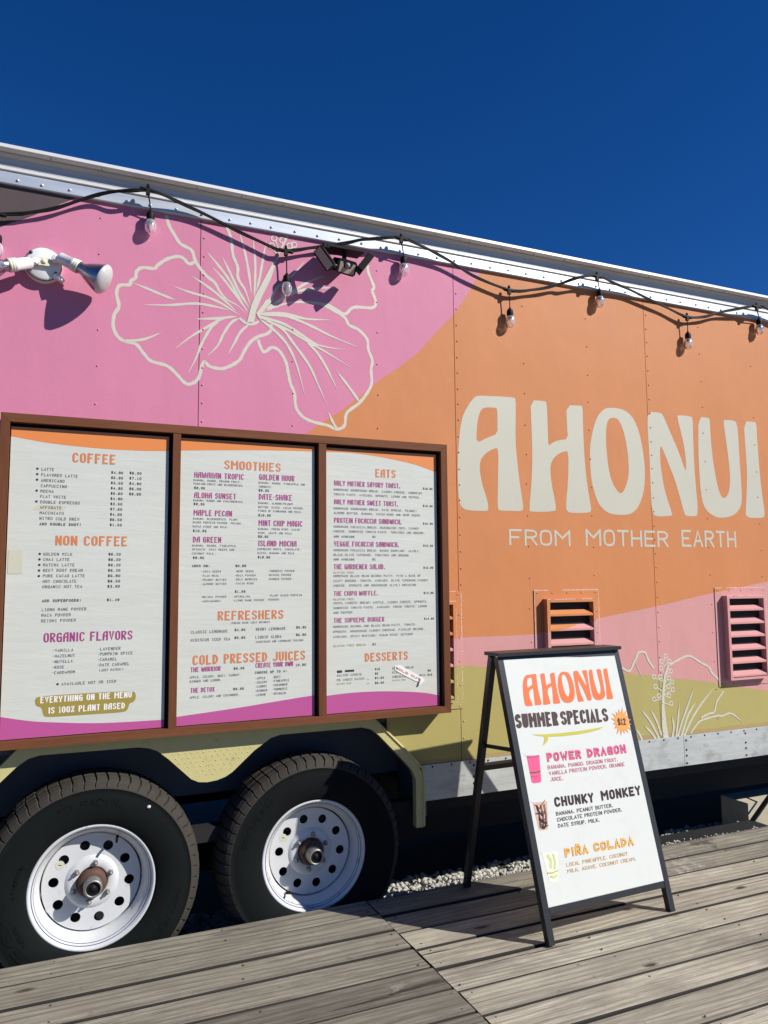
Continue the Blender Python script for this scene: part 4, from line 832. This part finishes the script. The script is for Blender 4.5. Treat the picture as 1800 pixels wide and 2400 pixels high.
# tapes stuck to the menu: things of their own
def tape(label, c, L, mt, off=.0016, curl=None):
    P = [WC(c, x, y, PY) for x, y in L]; cen = sum(P, Vector())/len(P)
    t_ = thing('tape_strip', label, 'tape', (cen.x, PY-off, cen.z)); b = MB(); lp = [(p.x, p.z) for p in P]; b.prism([lp], PY-off, PY-off+.0004)
    b.build('tape', mt, t_); return t_
tp = tape('narrow white tape reading SOLD OUT in red, stuck slantwise on the desserts list', 'F', [(905,1075),(960,1065),(1190,1195),(1240,1235),(1200,1262),(1140,1250),(1000,1180),(905,1125)], M['tape_w'], .0020)
b = MB(); S0 = WC('F', 915, 1110, PY); S1 = WC('F', 1190, 1245, PY); sl_ = (S1.z-S0.z)/(S1.x-S0.x)
text(b, MF, 'SOLD OUT', S0.x, S0.z, S1.x-S0.x, .0095, (.2, .2), 0, SANS, False, .0024, sl_); b.build('red_lettering', kind='stuff', mats=M['red'], parent=tp)
b = MB(); b.prism([[(p.x, p.z) for p in (WC('F', x, y, PY) for x, y in [(1200,1195),(1240,1235),(1178,1298),(1170,1290)])]], PY-.009, PY-.0085); b.build('curled_end', M['tape_w'], tp)
tape('short yellowed tape over the word AFFOGATO on the coffee list', 'A', [(300,968),(345,918),(612,930),(620,938),(590,975)], M['tape'], .0002)
tape('square yellowed tape patch at the left edge of the coffee panel', 'A', [(78,1340),(215,1340),(205,1560),(70,1560)], M['tape'], .0010)

# ------------------------------------------------------------------ string lights
SLT = thing('string_lights', 'black festoon string with clear bulbs hanging along the roof edge of the trailer', 'string lights', (1.3, -.03, 2.8))
def cy(p, y): return W(p[0], p[1], y)
hi, lo_ = -.064, -.030
conn = [(-8, 501, lo_, 560), (347, 445, hi, 507), (670, 588, lo_, 655), (940, 559, hi, 612), (1193, 680, lo_, 735), (1399, 648, hi, 690), (1610, 743, lo_, 790), (1773, 719, hi, 758), (2000, 830, lo_, 875)]
path = [(-900, 470, hi), (-700, 500, -.055), (-400, 520, hi), (-8, 501, lo_), (70, 497, -.028), (145, 482, -.028), (230, 454, -.036), (300, 445, hi), (347, 445, hi), (375, 452, hi), (452, 487, -.036), (560, 541, -.028), (640, 579, lo_), (670, 586, lo_), (720, 581, -.028), (768, 574, -.028), (815, 567, -.036), (862, 559, -.055), (940, 556, hi), (985, 574, -.055), (1042, 603, -.036), (1110, 645, -.028), (1193, 678, lo_), (1250, 678, -.028), (1310, 665, -.036), (1352, 650, hi), (1399, 645, hi), (1430, 658, -.055), (1482, 681, -.036), (1554, 716, -.028), (1610, 741, lo_), (1650, 741, -.028), (1700, 728, -.036), (1773, 716, hi), (1800, 724, -.055), (1900, 780, -.036), (2000, 828, lo_)]
pts = [tuple(cy(p, p[2])) for p in path]
cb = MB(); cb.tube(catmull(pts, 5), .0050, 7)
cb.tube([(p[0], p[1]-.001, p[2]-.007+.002*math.sin(i)) for i, p in enumerate(catmull(pts, 5))], .0042, 6)
cb.build('cable', M['black'], SLT)
def bulb(c, q):
    x, y, z = c; zs = q.z; bx, by = q.x, q.y
    b = MB(); b.tube([(x-.034, y, z+.003), (x-.02, y, z), (x+.02, y, z-.001), (x+.034, y, z-.003)], [.006, .009, .009, .006], 8); b.box((x-.008, y-.008, z-.022), (x+.008, y+.006, z+.006)); b.lathe([(.0075, 0), (.005, -.012), (.0, -.013)], (x, y, z+.012), (0, 0, -1), 8)
    k = b.build('connector', M['black'], SLT)
    b = MB(); b.tube([(x, y, z-.015), ((x+bx)/2+.0015, (y+by)/2, (z+zs)/2), (bx, by, zs+.012)], .0028, 6); b.build('drop_wire', M['black'], k)
    x, y = bx, by
    b = MB(); b.lathe([(.0001, .014), (.005, .013), (.008, .006), (.015, .0), (.0165, -.008), (.0165, -.028), (.0155, -.031), (.0155, -.033), (.013, -.034)], (x, y, zs), (0, 0, 1), 18); s_ = b.build('socket', M['black'], SLT)
    b = MB(); b.lathe([(.014, .0), (.018, -.006), (.0225, -.018), (.0238, -.030), (.0222, -.043), (.017, -.055), (.008, -.062), (.0001, -.063)], (x, y, zs-.030), (0, 0, 1), 22); b.build('glass_bulb', M['glass'], s_)
    b = MB(); b.tube([(x-.004, y, zs-.034), (x-.006, y, zs-.060), (x, y, zs-.072), (x+.006, y, zs-.060), (x+.004, y, zs-.034)], .0009, 4); b.tube([(x, y, zs-.03), (x, y, zs-.05)], .003, 6); b.build('filament', M['filament'], s_)
for X, Y, yy, sy in conn:
    p = cy((X, Y), yy); q = cy((X+(6 if yy == hi else 2), sy-8), -.028); b_c = (p.x, p.y, p.z); bulb(b_c, q)

# ------------------------------------------------------------------ twin floodlight
cB = W(102, 621, -.02); FLD = thing('floodlight', 'white twin floodlight with round base and reflector bulbs left of the painted hibiscus', 'floodlight', (cB.x, 0, cB.z))
b = MB(); b.lathe([(.070, 0), (.070, .022), (.066, .030), (.058, .036), (.0001, .038)], (cB.x, 0, cB.z), (0, -1, 0), 36); bs = b.build('round_base', M['ceramic'], FLD)
b = MB(); b.lathe([(.0665, .0305), (.0680, .026)], (cB.x, -.0008, cB.z), (0, -1, 0), 36); b.build('base_gasket', M['blackmetal'], bs)
b = MB(); b.box((cB.x-.018, -.052, cB.z-.014), (cB.x+.022, -.036, cB.z+.018)); b.lathe([(.010, 0), (.010, .003), (.0001, .004)], (cB.x+.002, -.052, cB.z+.002), (0, -1, 0), 14); b.build('centre_box', M['gasket'], FLD)
b = MB()
for dx, dz in ((-.046, .038), (.046, -.034), (.05, .03), (-.05, -.03)): b.lathe([(.007, 0), (.006, .004), (.0001, .005)], (cB.x+dx, -.036, cB.z+dz), (0, -1, 0), 10)
b.build('base_screw', kind='stuff', mats=M['blackmetal'], parent=bs)
b = MB(); b.tube([(cB.x+.045, -.034, cB.z-.045), (cB.x+.066, -.05, cB.z-.062)], [.014, .011], 10); b.lathe([(.009, 0), (.009, .006), (.0001, .006)], (cB.x+.068, -.052, cB.z-.064), (.5, -.4, -.4), 10, 0); b.build('side_knob', M['ceramic'], FLD)
def lamp(a, b_, c, knuckle):
    a, b_, c = Vector(a), Vector(b_), Vector(c); ax = (b_-a).normalized()
    k = MB(); k.tube([knuckle, (Vector(knuckle)+a)/2, a], [.013, .015, .012], 10); k.lathe([(.013, -.012), (.013, .012), (.0001, .0125)], (Vector(knuckle)+a)/2, (0, .3, 1), 12); k.build('knuckle', M['ceramic'], FLD)
    L = (b_-a).length; s = MB(); s.lathe([(.0001, -.002), (.019, -.002), (.0225, .003), (.0225, L*.62), (.0255, L*.63), (.0255, L*.78), (.024, L*.80), (.024, L)], a, ax, 28); h = s.build('lamp_holder', M['ceramic'], FLD)
    s = MB()
    for q in (.83, .93): s.lathe([(.0245, L*q-.005), (.0272, L*q-.002), (.0272, L*q+.002), (.0245, L*q+.005)], a, ax, 24)
    s.build('gasket_ring', M['gasket'], h)
    H = (c-b_).length; s = MB(); s.lathe([(.019, -.005), (.022, .002), (.023, H*.15), (.028, H*.22), (.038, H*.40), (.050, H*.65), (.0585, H*.85), (.060, H*.90)], b_, ax, 36); bl = s.build('reflector_bulb', M['chrome'], FLD)
    s = MB(); s.lathe([(.060, H*.90), (.0605, H*.93), (.057, H*1.0), (.046, H*1.07), (.028, H*1.12), (.0001, H*1.14)], b_, ax, 36); s.build('bulb_lens', M['lens'], bl)
y1, y2, y3 = -.056, -.078, -.128
lamp(W(140, 604, y1), W(186, 627, y2), W(240, 652, y3), (cB.x+.030, -.05, cB.z+.012))
lamp(W(72, 616, -.062), W(18, 622, -.085), W(-42, 640, -.12), (cB.x-.022, -.05, cB.z+.004))

# ------------------------------------------------------------------ solar security light
cS = W(812, 590, -.09); SOL = thing('solar_light', 'black solar security light with three heads under the roof edge', 'security light', (cS.x, 0, 2.80))
def P3(x, y, yy): return WC('K', x, y, yy)
pl, pr = P3(790, 215, -.10), P3(1350, 345, -.10)
b = MB(); zz = (pl.z+pr.z)/2
b.hexa([(pl.x, -.120, zz-.007), (pr.x, -.120, zz-.007), (pr.x, -.024, zz+.001), (pl.x, -.024, zz+.001), (pl.x, -.120, zz+.003), (pr.x, -.120, zz+.003), (pr.x, -.024, zz+.011), (pl.x, -.024, zz+.011)])
sp = b.build('solar_panel', M['matt'], SOL)
b = MB(); b.hexa([(pl.x+.006, -.114, zz+.0022), (pr.x-.006, -.114, zz+.0022), (pr.x-.006, -.030, zz+.0100), (pl.x+.006, -.030, zz+.0100), (pl.x+.006, -.114, zz+.0042), (pr.x-.006, -.114, zz+.0042), (pr.x-.006, -.030, zz+.0120), (pl.x+.006, -.030, zz+.0120)]); b.build('solar_cells', M['solar'], sp)
b = MB(); b.box((pl.x-.014, -.118, zz-.014), (pl.x+.012, -.090, zz+.008)); b.build('panel_hinge', M['matt'], sp)
cc = P3(1095, 555, -.105); b = MB(); b.tube([(cc.x-.005, -.02, cc.z+.045), (cc.x-.005, -.09, cc.z+.03)], .018, 10); b.box((cc.x-.03, -.03, cc.z+.025), (cc.x+.02, -.0, cc.z+.075)); b.tube([(cc.x, -.08, zz-.004), (cc.x, -.08, cc.z+.02)], .011, 8); b.build('bracket', M['matt'], SOL)
def slab(cen, ax_l, ax_w, ax_n, L, Wd_, T, face=None, ribs=False, name='lamp_head'):
    cen = Vector(cen); l = Vector(ax_l).normalized(); n = Vector(ax_n); n = (n-l*n.dot(l)).normalized(); w = l.cross(n)
    m_ = MB(); bev = .15
    lp = [(-L/2, -Wd_/2+bev*Wd_), (-L/2+bev*Wd_, -Wd_/2), (L/2-bev*Wd_, -Wd_/2), (L/2, -Wd_/2+bev*Wd_), (L/2, Wd_/2-bev*Wd_), (L/2-bev*Wd_, Wd_/2), (-L/2+bev*Wd_, Wd_/2), (-L/2, Wd_/2-bev*Wd_)]
    f0 = [cen+l*a+w*c_+n*T/2 for a, c_ in lp]; f1 = [cen+l*a*.94+w*c_*.9-n*T/2 for a, c_ in lp]
    m_.add(f0+f1, [tuple(range(8)), tuple(reversed(range(8, 16)))]+[(i, 8+i, 8+(i+1) % 8, (i+1) % 8) for i in range(8)])
    if ribs:
        for i in range(6): q = cen+l*(L*(-.38+.15*i))-n*(T/2+.002); m_.bar(q-w*Wd_*.36, q+w*Wd_*.36, l, n*.005, .006)
    o_ = m_.build(name, M['matt'], SOL)
    if face:
        m_ = MB(); m_.add([cen+l*a*L+w*c_*Wd_+n*(T/2+.0008) for a, c_ in face], [tuple(range(len(face)))]); m_.build('led_face', M['led'], o_)
    return o_, l, w, n
o_, l, w_, n = slab(cc, (1, 0, -.12), None or (0, 0, 1), (.05, -.92, -.38), .088, .066, .028, None)
m_ = MB()
def cf(a, c_): return Vector(cc)+l*a+w_*c_+n*(.0148)
sgn = 1 if w_.z > 0 else -1
m_.add([cf(-.036, -.026*sgn), cf(.036, -.026*sgn), cf(.036, .020*sgn), cf(.024, .020*sgn), cf(.016, -.004*sgn), cf(-.016, -.004*sgn), cf(-.024, .020*sgn), cf(-.036, .020*sgn)], [(0, 1, 4, 5), (1, 2, 3, 4), (0, 5, 6, 7)]); m_.build('led_face', M['led'], o_)
m_ = MB(); m_.lathe([(.0125, 0), (.011, .007), (.006, .011), (.0001, .012)], cf(0, .009*sgn)-n*.001, n, 16); m_.build('sensor_dome', M['dome'], o_)
pA, pB = P3(690, 300, -.10), P3(865, 545, -.12); slab((pA+pB)/2, pB-pA, None, (-.75, -.62, -.25), (pB-pA).length+.02, .052, .024, [(-.46, -.36), (.46, -.36), (.46, .36), (-.46, .36)])
pA, pB = P3(1455, 395, -.13), P3(1290, 600, -.12); slab((pA+pB)/2, pB-pA, None, (.80, -.1, -.58), (pB-pA).length+.02, .056, .026, [(-.44, -.36), (.44, -.36), (.44, .36), (-.44, .36)], True)
b = MB(); q1, q2 = P3(880, 520, -.11), P3(1260, 560, -.11); b.tube([q1, Vector(cc)-Vector((.03, 0, 0))], .009, 8); b.tube([q2, Vector(cc)+Vector((.03, 0, 0))], .009, 8); b.build('hinge', M['blackmetal'], SOL)

# ------------------------------------------------------------------ A-frame sign
K = 1.0
def cp(x, y, z): return EYE+Vector((x, y, z))*K
TL, BR, TRc, BL = cp(1.683, 2.662, -.308), cp(2.328, 2.514, -1.211), cp(2.276, 2.700, -.318), cp(1.736, 2.476, -1.201)
ux = (BR-BL).normalized(); up_ = ((TL-BL)+(TRc-BR)); nn = ux.cross(up_).normalized()
if nn.y > 0: nn = -nn
uzz = up_.normalized()
SGN = thing('a_frame_sign', 'black A-frame sidewalk sign with a white summer specials poster standing on the deck', 'sidewalk sign', ((BL.x+BR.x)/2, BL.y+.25, DZ))
SF = Frame(BL, ux, (uzz-ux*uzz.dot(ux)).normalized(), nn)
def SP(c, x, y):
    d = ray(*px(c, x, y)); t = (BL-EYE).dot(nn)/d.dot(nn); p = EYE+d*t-BL; return (p.dot(SF.x), p.dot(SF.z))
# side rails run from above the poster to the feet
fw = .027; dL = (TL-BL).normalized(); dR = (TRc-BR).normalized()
def down(p, d, z): return p+d*((z-p.z)/d.z)
back = -nn
for p, d, s in ((BL, dL, -1), (BR, dR, 1)):
    a = down(p, d, DZ+.003)+ux*s*fw*.55+back*.012; c = down(p, d, .976)+ux*s*fw*.55+back*.012
    b = MB(); b.bar(a, c, ux, nn*.026, fw); b.build('front_leg', M['blackmetal'], SGN)
for p, d, z in ((BL, BR, -.014), (TL, TRc, .012)):
    a = p+ux*.001; c = d-ux*.001; off = uzz*z+back*.012
    b = MB(); b.bar(a+off, c+off, uzz, nn*.024, .026); b.build('cross_rail', M['blackmetal'], SGN)
b = MB(); q = [SF(0, 0), BR, TRc, TL]; pf = [p+nn*.0 for p in (BL-ux*.004-uzz*.003, BR+ux*.004-uzz*.003, TRc+ux*.004+uzz*.003, TL-ux*.004+uzz*.003)]; pb = [p+back*.004 for p in pf]
b.add(pf+pb, [(0, 1, 2, 3), (7, 6, 5, 4), (0, 4, 5, 1), (1, 5, 6, 2), (2, 6, 7, 3), (3, 7, 4, 0)]); PO = b.build('poster', M['poster'], SGN)
topF_L = down(BL, dL, .976)-ux*fw; topF_R = down(BR, dR, .976)+ux*fw
bk = Vector((-ux.y, ux.x, 0)).normalized()
b = MB(); z0 = .978; a = Vector((topF_L.x, topF_L.y, z0))-bk*.018-ux*.004; c = Vector((topF_R.x, topF_R.y, z0))-bk*.018+ux*.004
b.hexa([a, c, c+bk*.105, a+bk*.105]+[p+Vector((0, 0, .014)) for p in (a, c, c+bk*.105, a+bk*.105)]); b.build('top_board', M['blackmetal'], SGN)
# rear frame
RLf = G(1094, 2078); tb_L = Vector((topF_L.x, topF_L.y, .974))+bk*.055+ux*.014; wv = (topF_R-topF_L).length-.028
RLf = Vector((RLf.x, RLf.y, DZ+.003)); RRf = RLf+ux*wv; tb_R = tb_L+Vector((ux.x, ux.y, 0)).normalized()*wv
rd = (tb_L-RLf).normalized(); rn = ux.cross(rd).normalized()
for a, c in ((RLf, tb_L), (RRf, tb_R)): b = MB(); b.bar(a, c, ux, rn*.026, .026); b.build('rear_leg', M['blackmetal'], SGN)
for f_ in (.536, .97):
    a = RLf+(tb_L-RLf)*f_; c = RRf+(tb_R-RRf)*f_; b = MB(); b.bar(a+ux*.013, c-ux*.013, rd, rn*.022, .024); b.build('rear_rail', M['blackmetal'], SGN)
for s, A0, B0 in ((1, down(BL, dL, .62)-ux*fw*.3+back*.02, RLf+(tb_L-RLf)*.63+ux*.006), (-1, down(BR, dR, .62)+ux*fw*.3+back*.02, RRf+(tb_R-RRf)*.63-ux*.006)):
    b = MB(); b.bar(A0, B0, ux, Vector((0, 0, .016)), .004); b.lathe([(.010, -.006), (.010, .006), (.0001, .0065)], B0, ux, 10); b.build('folding_brace', M['blackmetal'], SGN)
# poster print
def stext(mb, c, txt, xl, yl, xr, yr, cap, pen, mi=0, font=SANS, mono=False, off=.0008, smooth=2):
    a = SP(c, xl, yl); e = SP(c, xr, yr); t_ = SP(c, xl, yl-cap); sl2 = (e[1]-a[1])/(e[0]-a[0])
    text(mb, SF, txt, a[0], a[1], e[0]-a[0], t_[1]-a[1], pen, mi, font, mono, off, sl2, smooth)
# AHONUI heading reuses the outlines of the wall letters
allp = [p for k in LOOPS for lp in LOOPS[k] for p in lp]; ax0 = min(p[0] for p in allp); ax1 = max(p[0] for p in allp); az0 = min(p[1] for p in allp); az1 = max(p[1] for p in allp)
q0, q1_, q2_ = SP('S3', 325, 580), SP('S3', 1278, 498), SP('S3', 290, 232)
hh_ = q2_[1]-q0[1]; b = MB()
for k in 'AHONUI':
    lo = LOOPS[k]; kz0 = min(p[1] for p in lo[0]); kz1 = max(p[1] for p in lo[0])
    f_ = lambda p: (q0[0]+(p[0]-ax0)/(ax1-ax0)*(q1_[0]-q0[0]), q0[1]+(q1_[1]-q0[1])*(p[0]-ax0)/(ax1-ax0)+(p[1]-kz0)/(kz1-kz0)*hh_*(.98+.02*(p[0]-ax0)))
    flat(b, SF, [[f_(p) for p in lp] for lp in lo], .0008)
b.build('heading_lettering', M['s_orange'], PO)
SER = dict(NOUV); SER.update({k: FONT[k] for k in 'AREIS'}); SER['I'] = _g('2,0 2,6|1.2,0 2.8,0|1.2,6 2.8,6')
b = MB(); stext(b, 'S3', 'SUMMER', 232, 818, 690, 784, 156, (.27, .15), font=SER); stext(b, 'S3', 'SPECIALS', 722, 780, 1228, 740, 150, (.27, .15), font=SER); b.build('specials_lettering', kind='stuff', mats=M['s_brown'], parent=PO)
def outlined(c, txt, x0, y0, x1, y1_, cap, m1, m2, name, pen=.21):
    b = MB(); stext(b, c, txt, x0, y0, x1, y1_, cap, (pen+.075, pen+.07), off=.0006); stext(b, c, txt, x0, y0, x1, y1_, cap, (pen-.01, pen-.02), 1, off=.0012); b.build(name, [m1, m2], PO, kind='stuff')
outlined('S3', 'POWER', 566, 1180, 935, 1143, 100, M['s_pinkd'], M['s_pink'], 'drink_name'); outlined('S3', 'DRAGON', 1003, 1135, 1420, 1082, 100, M['s_pinkd'], M['s_pink'], 'drink_name')
b = MB()
for t_, x0, y0, x1, y1_ in (('BANANA, MANGO, DRAGON FRUIT,', 572, 1260, 1330, 1172), ('VANILLA PROTEIN POWDER, ORANGE', 585, 1325, 1403, 1222), ('JUICE.', 600, 1389, 738, 1375)): stext(b, 'S3', t_, x0, y0, x1, y1_, 44, (.17, .14))
b.build('ingredient_lettering', kind='stuff', mats=M['s_pinkt'], parent=PO)
b = MB(); stext(b, 'S4', 'CHUNKY', 418, 712, 800, 664, 98, (.27, .24)); stext(b, 'S4', 'MONKEY', 872, 650, 1256, 592, 96, (.27, .24)); b.build('drink_name', kind='stuff', mats=M['s_dark'], parent=PO)
b = MB()
for t_, x0, y0, x1, y1_ in (('BANANA, PEANUT BUTTER,', 430, 796, 983, 712), ('CHOCOLATE PROTEIN POWDER,', 440, 855, 1072, 753), ('DATE SYRUP, MILK.', 450, 913, 853, 853)): stext(b, 'S4', t_, x0, y0, x1, y1_, 39, (.18, .15))
b.build('ingredient_lettering', kind='stuff', mats=M['s_dark'], parent=PO)
outlined('S4', 'PI\u00d1A', 517, 1203, 745, 1162, 92, M['s_goldd'], M['s_gold'], 'drink_name'); outlined('S4', 'COLADA', 800, 1148, 1186, 1083, 92, M['s_goldd'], M['s_gold'], 'drink_name')
b = MB()
for t_, x0, y0, x1, y1_ in (('LOCAL PINEAPPLE, COCONUT', 530, 1292, 1128, 1180), ('MILK, AGAVE, COCONUT CREAM.', 540, 1354, 1205, 1230)): stext(b, 'S4', t_, x0, y0, x1, y1_, 38, (.16, .14))
b.build('ingredient_lettering', kind='stuff', mats=M['s_goldt'], parent=PO)
b = MB(); flat(b, SF, [[SP('S3', x, y) for x, y in [(398,882),(540,880),(700,868),(860,850),(1000,830),(1120,808),(1175,797),(1130,828),(1010,860),(880,884),(720,900),(570,908),(575,930),(560,965),(535,990),(515,998),(530,960),(535,925),(530,905),(450,895)]]], .0008); b.build('surfboard_print', M['s_board'], PO)
c0 = SP('S3', 1368, 745); rr = abs(SP('S3', 1368, 745+152)[1]-c0[1]); lim = (BR-BL).dot(SF.x)
def star(mb, R, r_, mi, off):
    P_ = []
    for i in range(32):
        a = math.pi*2*i/32+.1; R_ = (R*(1.0+.12*math.sin(i*2.3))) if i % 2 == 0 else r_
        u = c0[0]+R_*math.cos(a); v = c0[1]+R_*math.sin(a); P_.append((u, v))
    flat(mb, SF, [P_], off, mi)
b = MB(); star(b, rr*1.0, rr*.62, 0, .0006); star(b, rr*.93, rr*.585, 1, .0012); b.build('price_star', [M['s_star2'], M['s_star']], PO)
b = MB(); a = SP('S3', 1330, 787); e = SP('S3', 1415, 778); text(b, SF, '$12', a[0], a[1], e[0]-a[0], rr*.50, (.24, .18), 0, SANS, False, .0020, (e[1]-a[1])/(e[0]-a[0])); b.build('price_lettering', kind='stuff', mats=M['m_ink'], parent=PO)
def cup(c, tl, tr, bl, br, m1, extra):
    b = MB(); f_ = lambda s_, t_: SP(c, (tl[0]*(1-s_)+tr[0]*s_)*(1-t_)+(bl[0]*(1-s_)+br[0]*s_)*t_, (tl[1]*(1-s_)+tr[1]*s_)*(1-t_)+(bl[1]*(1-s_)+br[1]*s_)*t_)
    bodyp = [f_(s_, .03) for s_ in (.0, .5, 1)]+[f_(1, .5), f_(1, .96), f_(.8, 1.0), f_(.2, 1.0), f_(0, .96), f_(0, .5)]
    flat(b, SF, [bodyp], .0006, 0); rim = [f_(-.12, .0), f_(-.08, -.04), f_(.5, -.055), f_(1.08, -.04), f_(1.12, .0), f_(1.02, .035), f_(.5, .045), f_(-.02, .035)]; flat(b, SF, [rim], .0010, 1)
    n_ = 0
    for L, w, mi in extra: ribbon(b, SF, [f_(*q) for q in L], w, .0014+.0002*n_, mi); n_ += 1
    o_ = b.build('cup_print', m1, PO); return f_
cup('S3', (338,1100), (478,1092), (400,1412), (500,1400), [M['s_pink'], M['s_cup'], M['s_lid'], M['s_pinkt']], [([(.0, .62), (.5, .635), (1, .61)], .0045, 2), ([(.02, .08), (.5, .1), (.98, .07)], .003, 3), ([(.05, .76), (.5, .77), (.95, .75)], .002, 3)])
rs = random.Random(3)
cup('S4', (200,660), (340,645), (262,940), (352,930), [M['s_cream'], M['s_cup'], M['s_dark']], [([(rs.uniform(.0, .3), q+rs.uniform(-.1, .1)), (rs.uniform(.3, .6), q+rs.uniform(.0, .25)), (rs.uniform(.6, 1), q+rs.uniform(-.15, .25))], rs.uniform(.0025, .005), 2) for q in (.1, .18, .27, .36, .45, .55, .63, .72, .8)]+[([(s_, .12), (s_+.1, .5), (s_, .9)], .0035, 2) for s_ in (.2, .5, .75)])
cup('S4', (290,1150), (440,1125), (368,1448), (450,1430), [M['s_pale'], M['s_cup'], M['s_lime'], M['s_board']], [([(.3, .1), (.5, .3), (.4, .55)], .012, 2), ([(.7, .1), (.8, .35), (.7, .6)], .008, 2), ([(.2, .8), (.6, .85), (.9, .8)], .008, 2), ([(.02, .68), (.5, .70), (1, .66)], .0045, 3)])

# ------------------------------------------------------------------ bits under the trailer
def boxthing(name, label, cat, a, c, mt, bevel=0):
    ce = ((a[0]+c[0])/2, (a[1]+c[1])/2, a[2]); t_ = thing(name, label, cat, ce); b = MB(); b.box(a, c); b.build(cat.split()[0]+'_body', mt, t_); return t_
cbk = boxthing('concrete_block', 'pale pebbly concrete block on the gravel under the right part of the trailer', 'block', (W(1753, 1883, .2).x, .20, -.25), (W(1753, 1883, .2).x+.62, .40, W(1753, 1883, .2).z), M['concrete'])
b = MB(); stone(b, (W(1729, 1927, .2).x, .20, -.15), .028); o = b.build('pale_stone', M['gravel']); o['label'] = 'single pale stone left of the concrete block'; o['category'] = 'stone'
JK = thing('stabiliser_jack', 'black diagonal stabiliser leg in front of the concrete block', 'stabiliser jack', (4.1, .3, -.25))
j0 = W(1762, 1926, .14); j1 = W(1800, 1872, .14); d = (j1-j0); b = MB(); b.bar(j0-d*1.0, j0+d*5.0, (1, 0, .4), (0, .03, 0), .03); b.build('leg', M['dark'], JK); b = MB(); b.box((j0.x-.22, .08, -.25), (j0.x+.0, .20, -.235)); b.build('foot_plate', M['dark'], JK)
BM = thing('gravel_blocker', 'added near-black beam lying on the gravel right of the sign', 'beam', (3.05, .2, -.25)); b = MB(); b.box((2.40, .0, -.25), (3.78, .16, -.112)); b.build('beam_body', M['dark'], BM)  # added box, made up to hide and shade the sunlit gravel here
pa, pb_ = W(1152, 2004, .75), W(1250, 1992, .75); PK = thing('loose_board', 'pale board lying in the shade under the trailer behind the sign', 'board', (pa.x, .75, -.25)); b = MB(); b.box((pa.x, .72, pa.z-.02), (pb_.x+.25, .86, pa.z)); b.build('board_body', M['cove'], PK)
for o in bpy.data.objects:
    if '_off' in o: del o['_off']
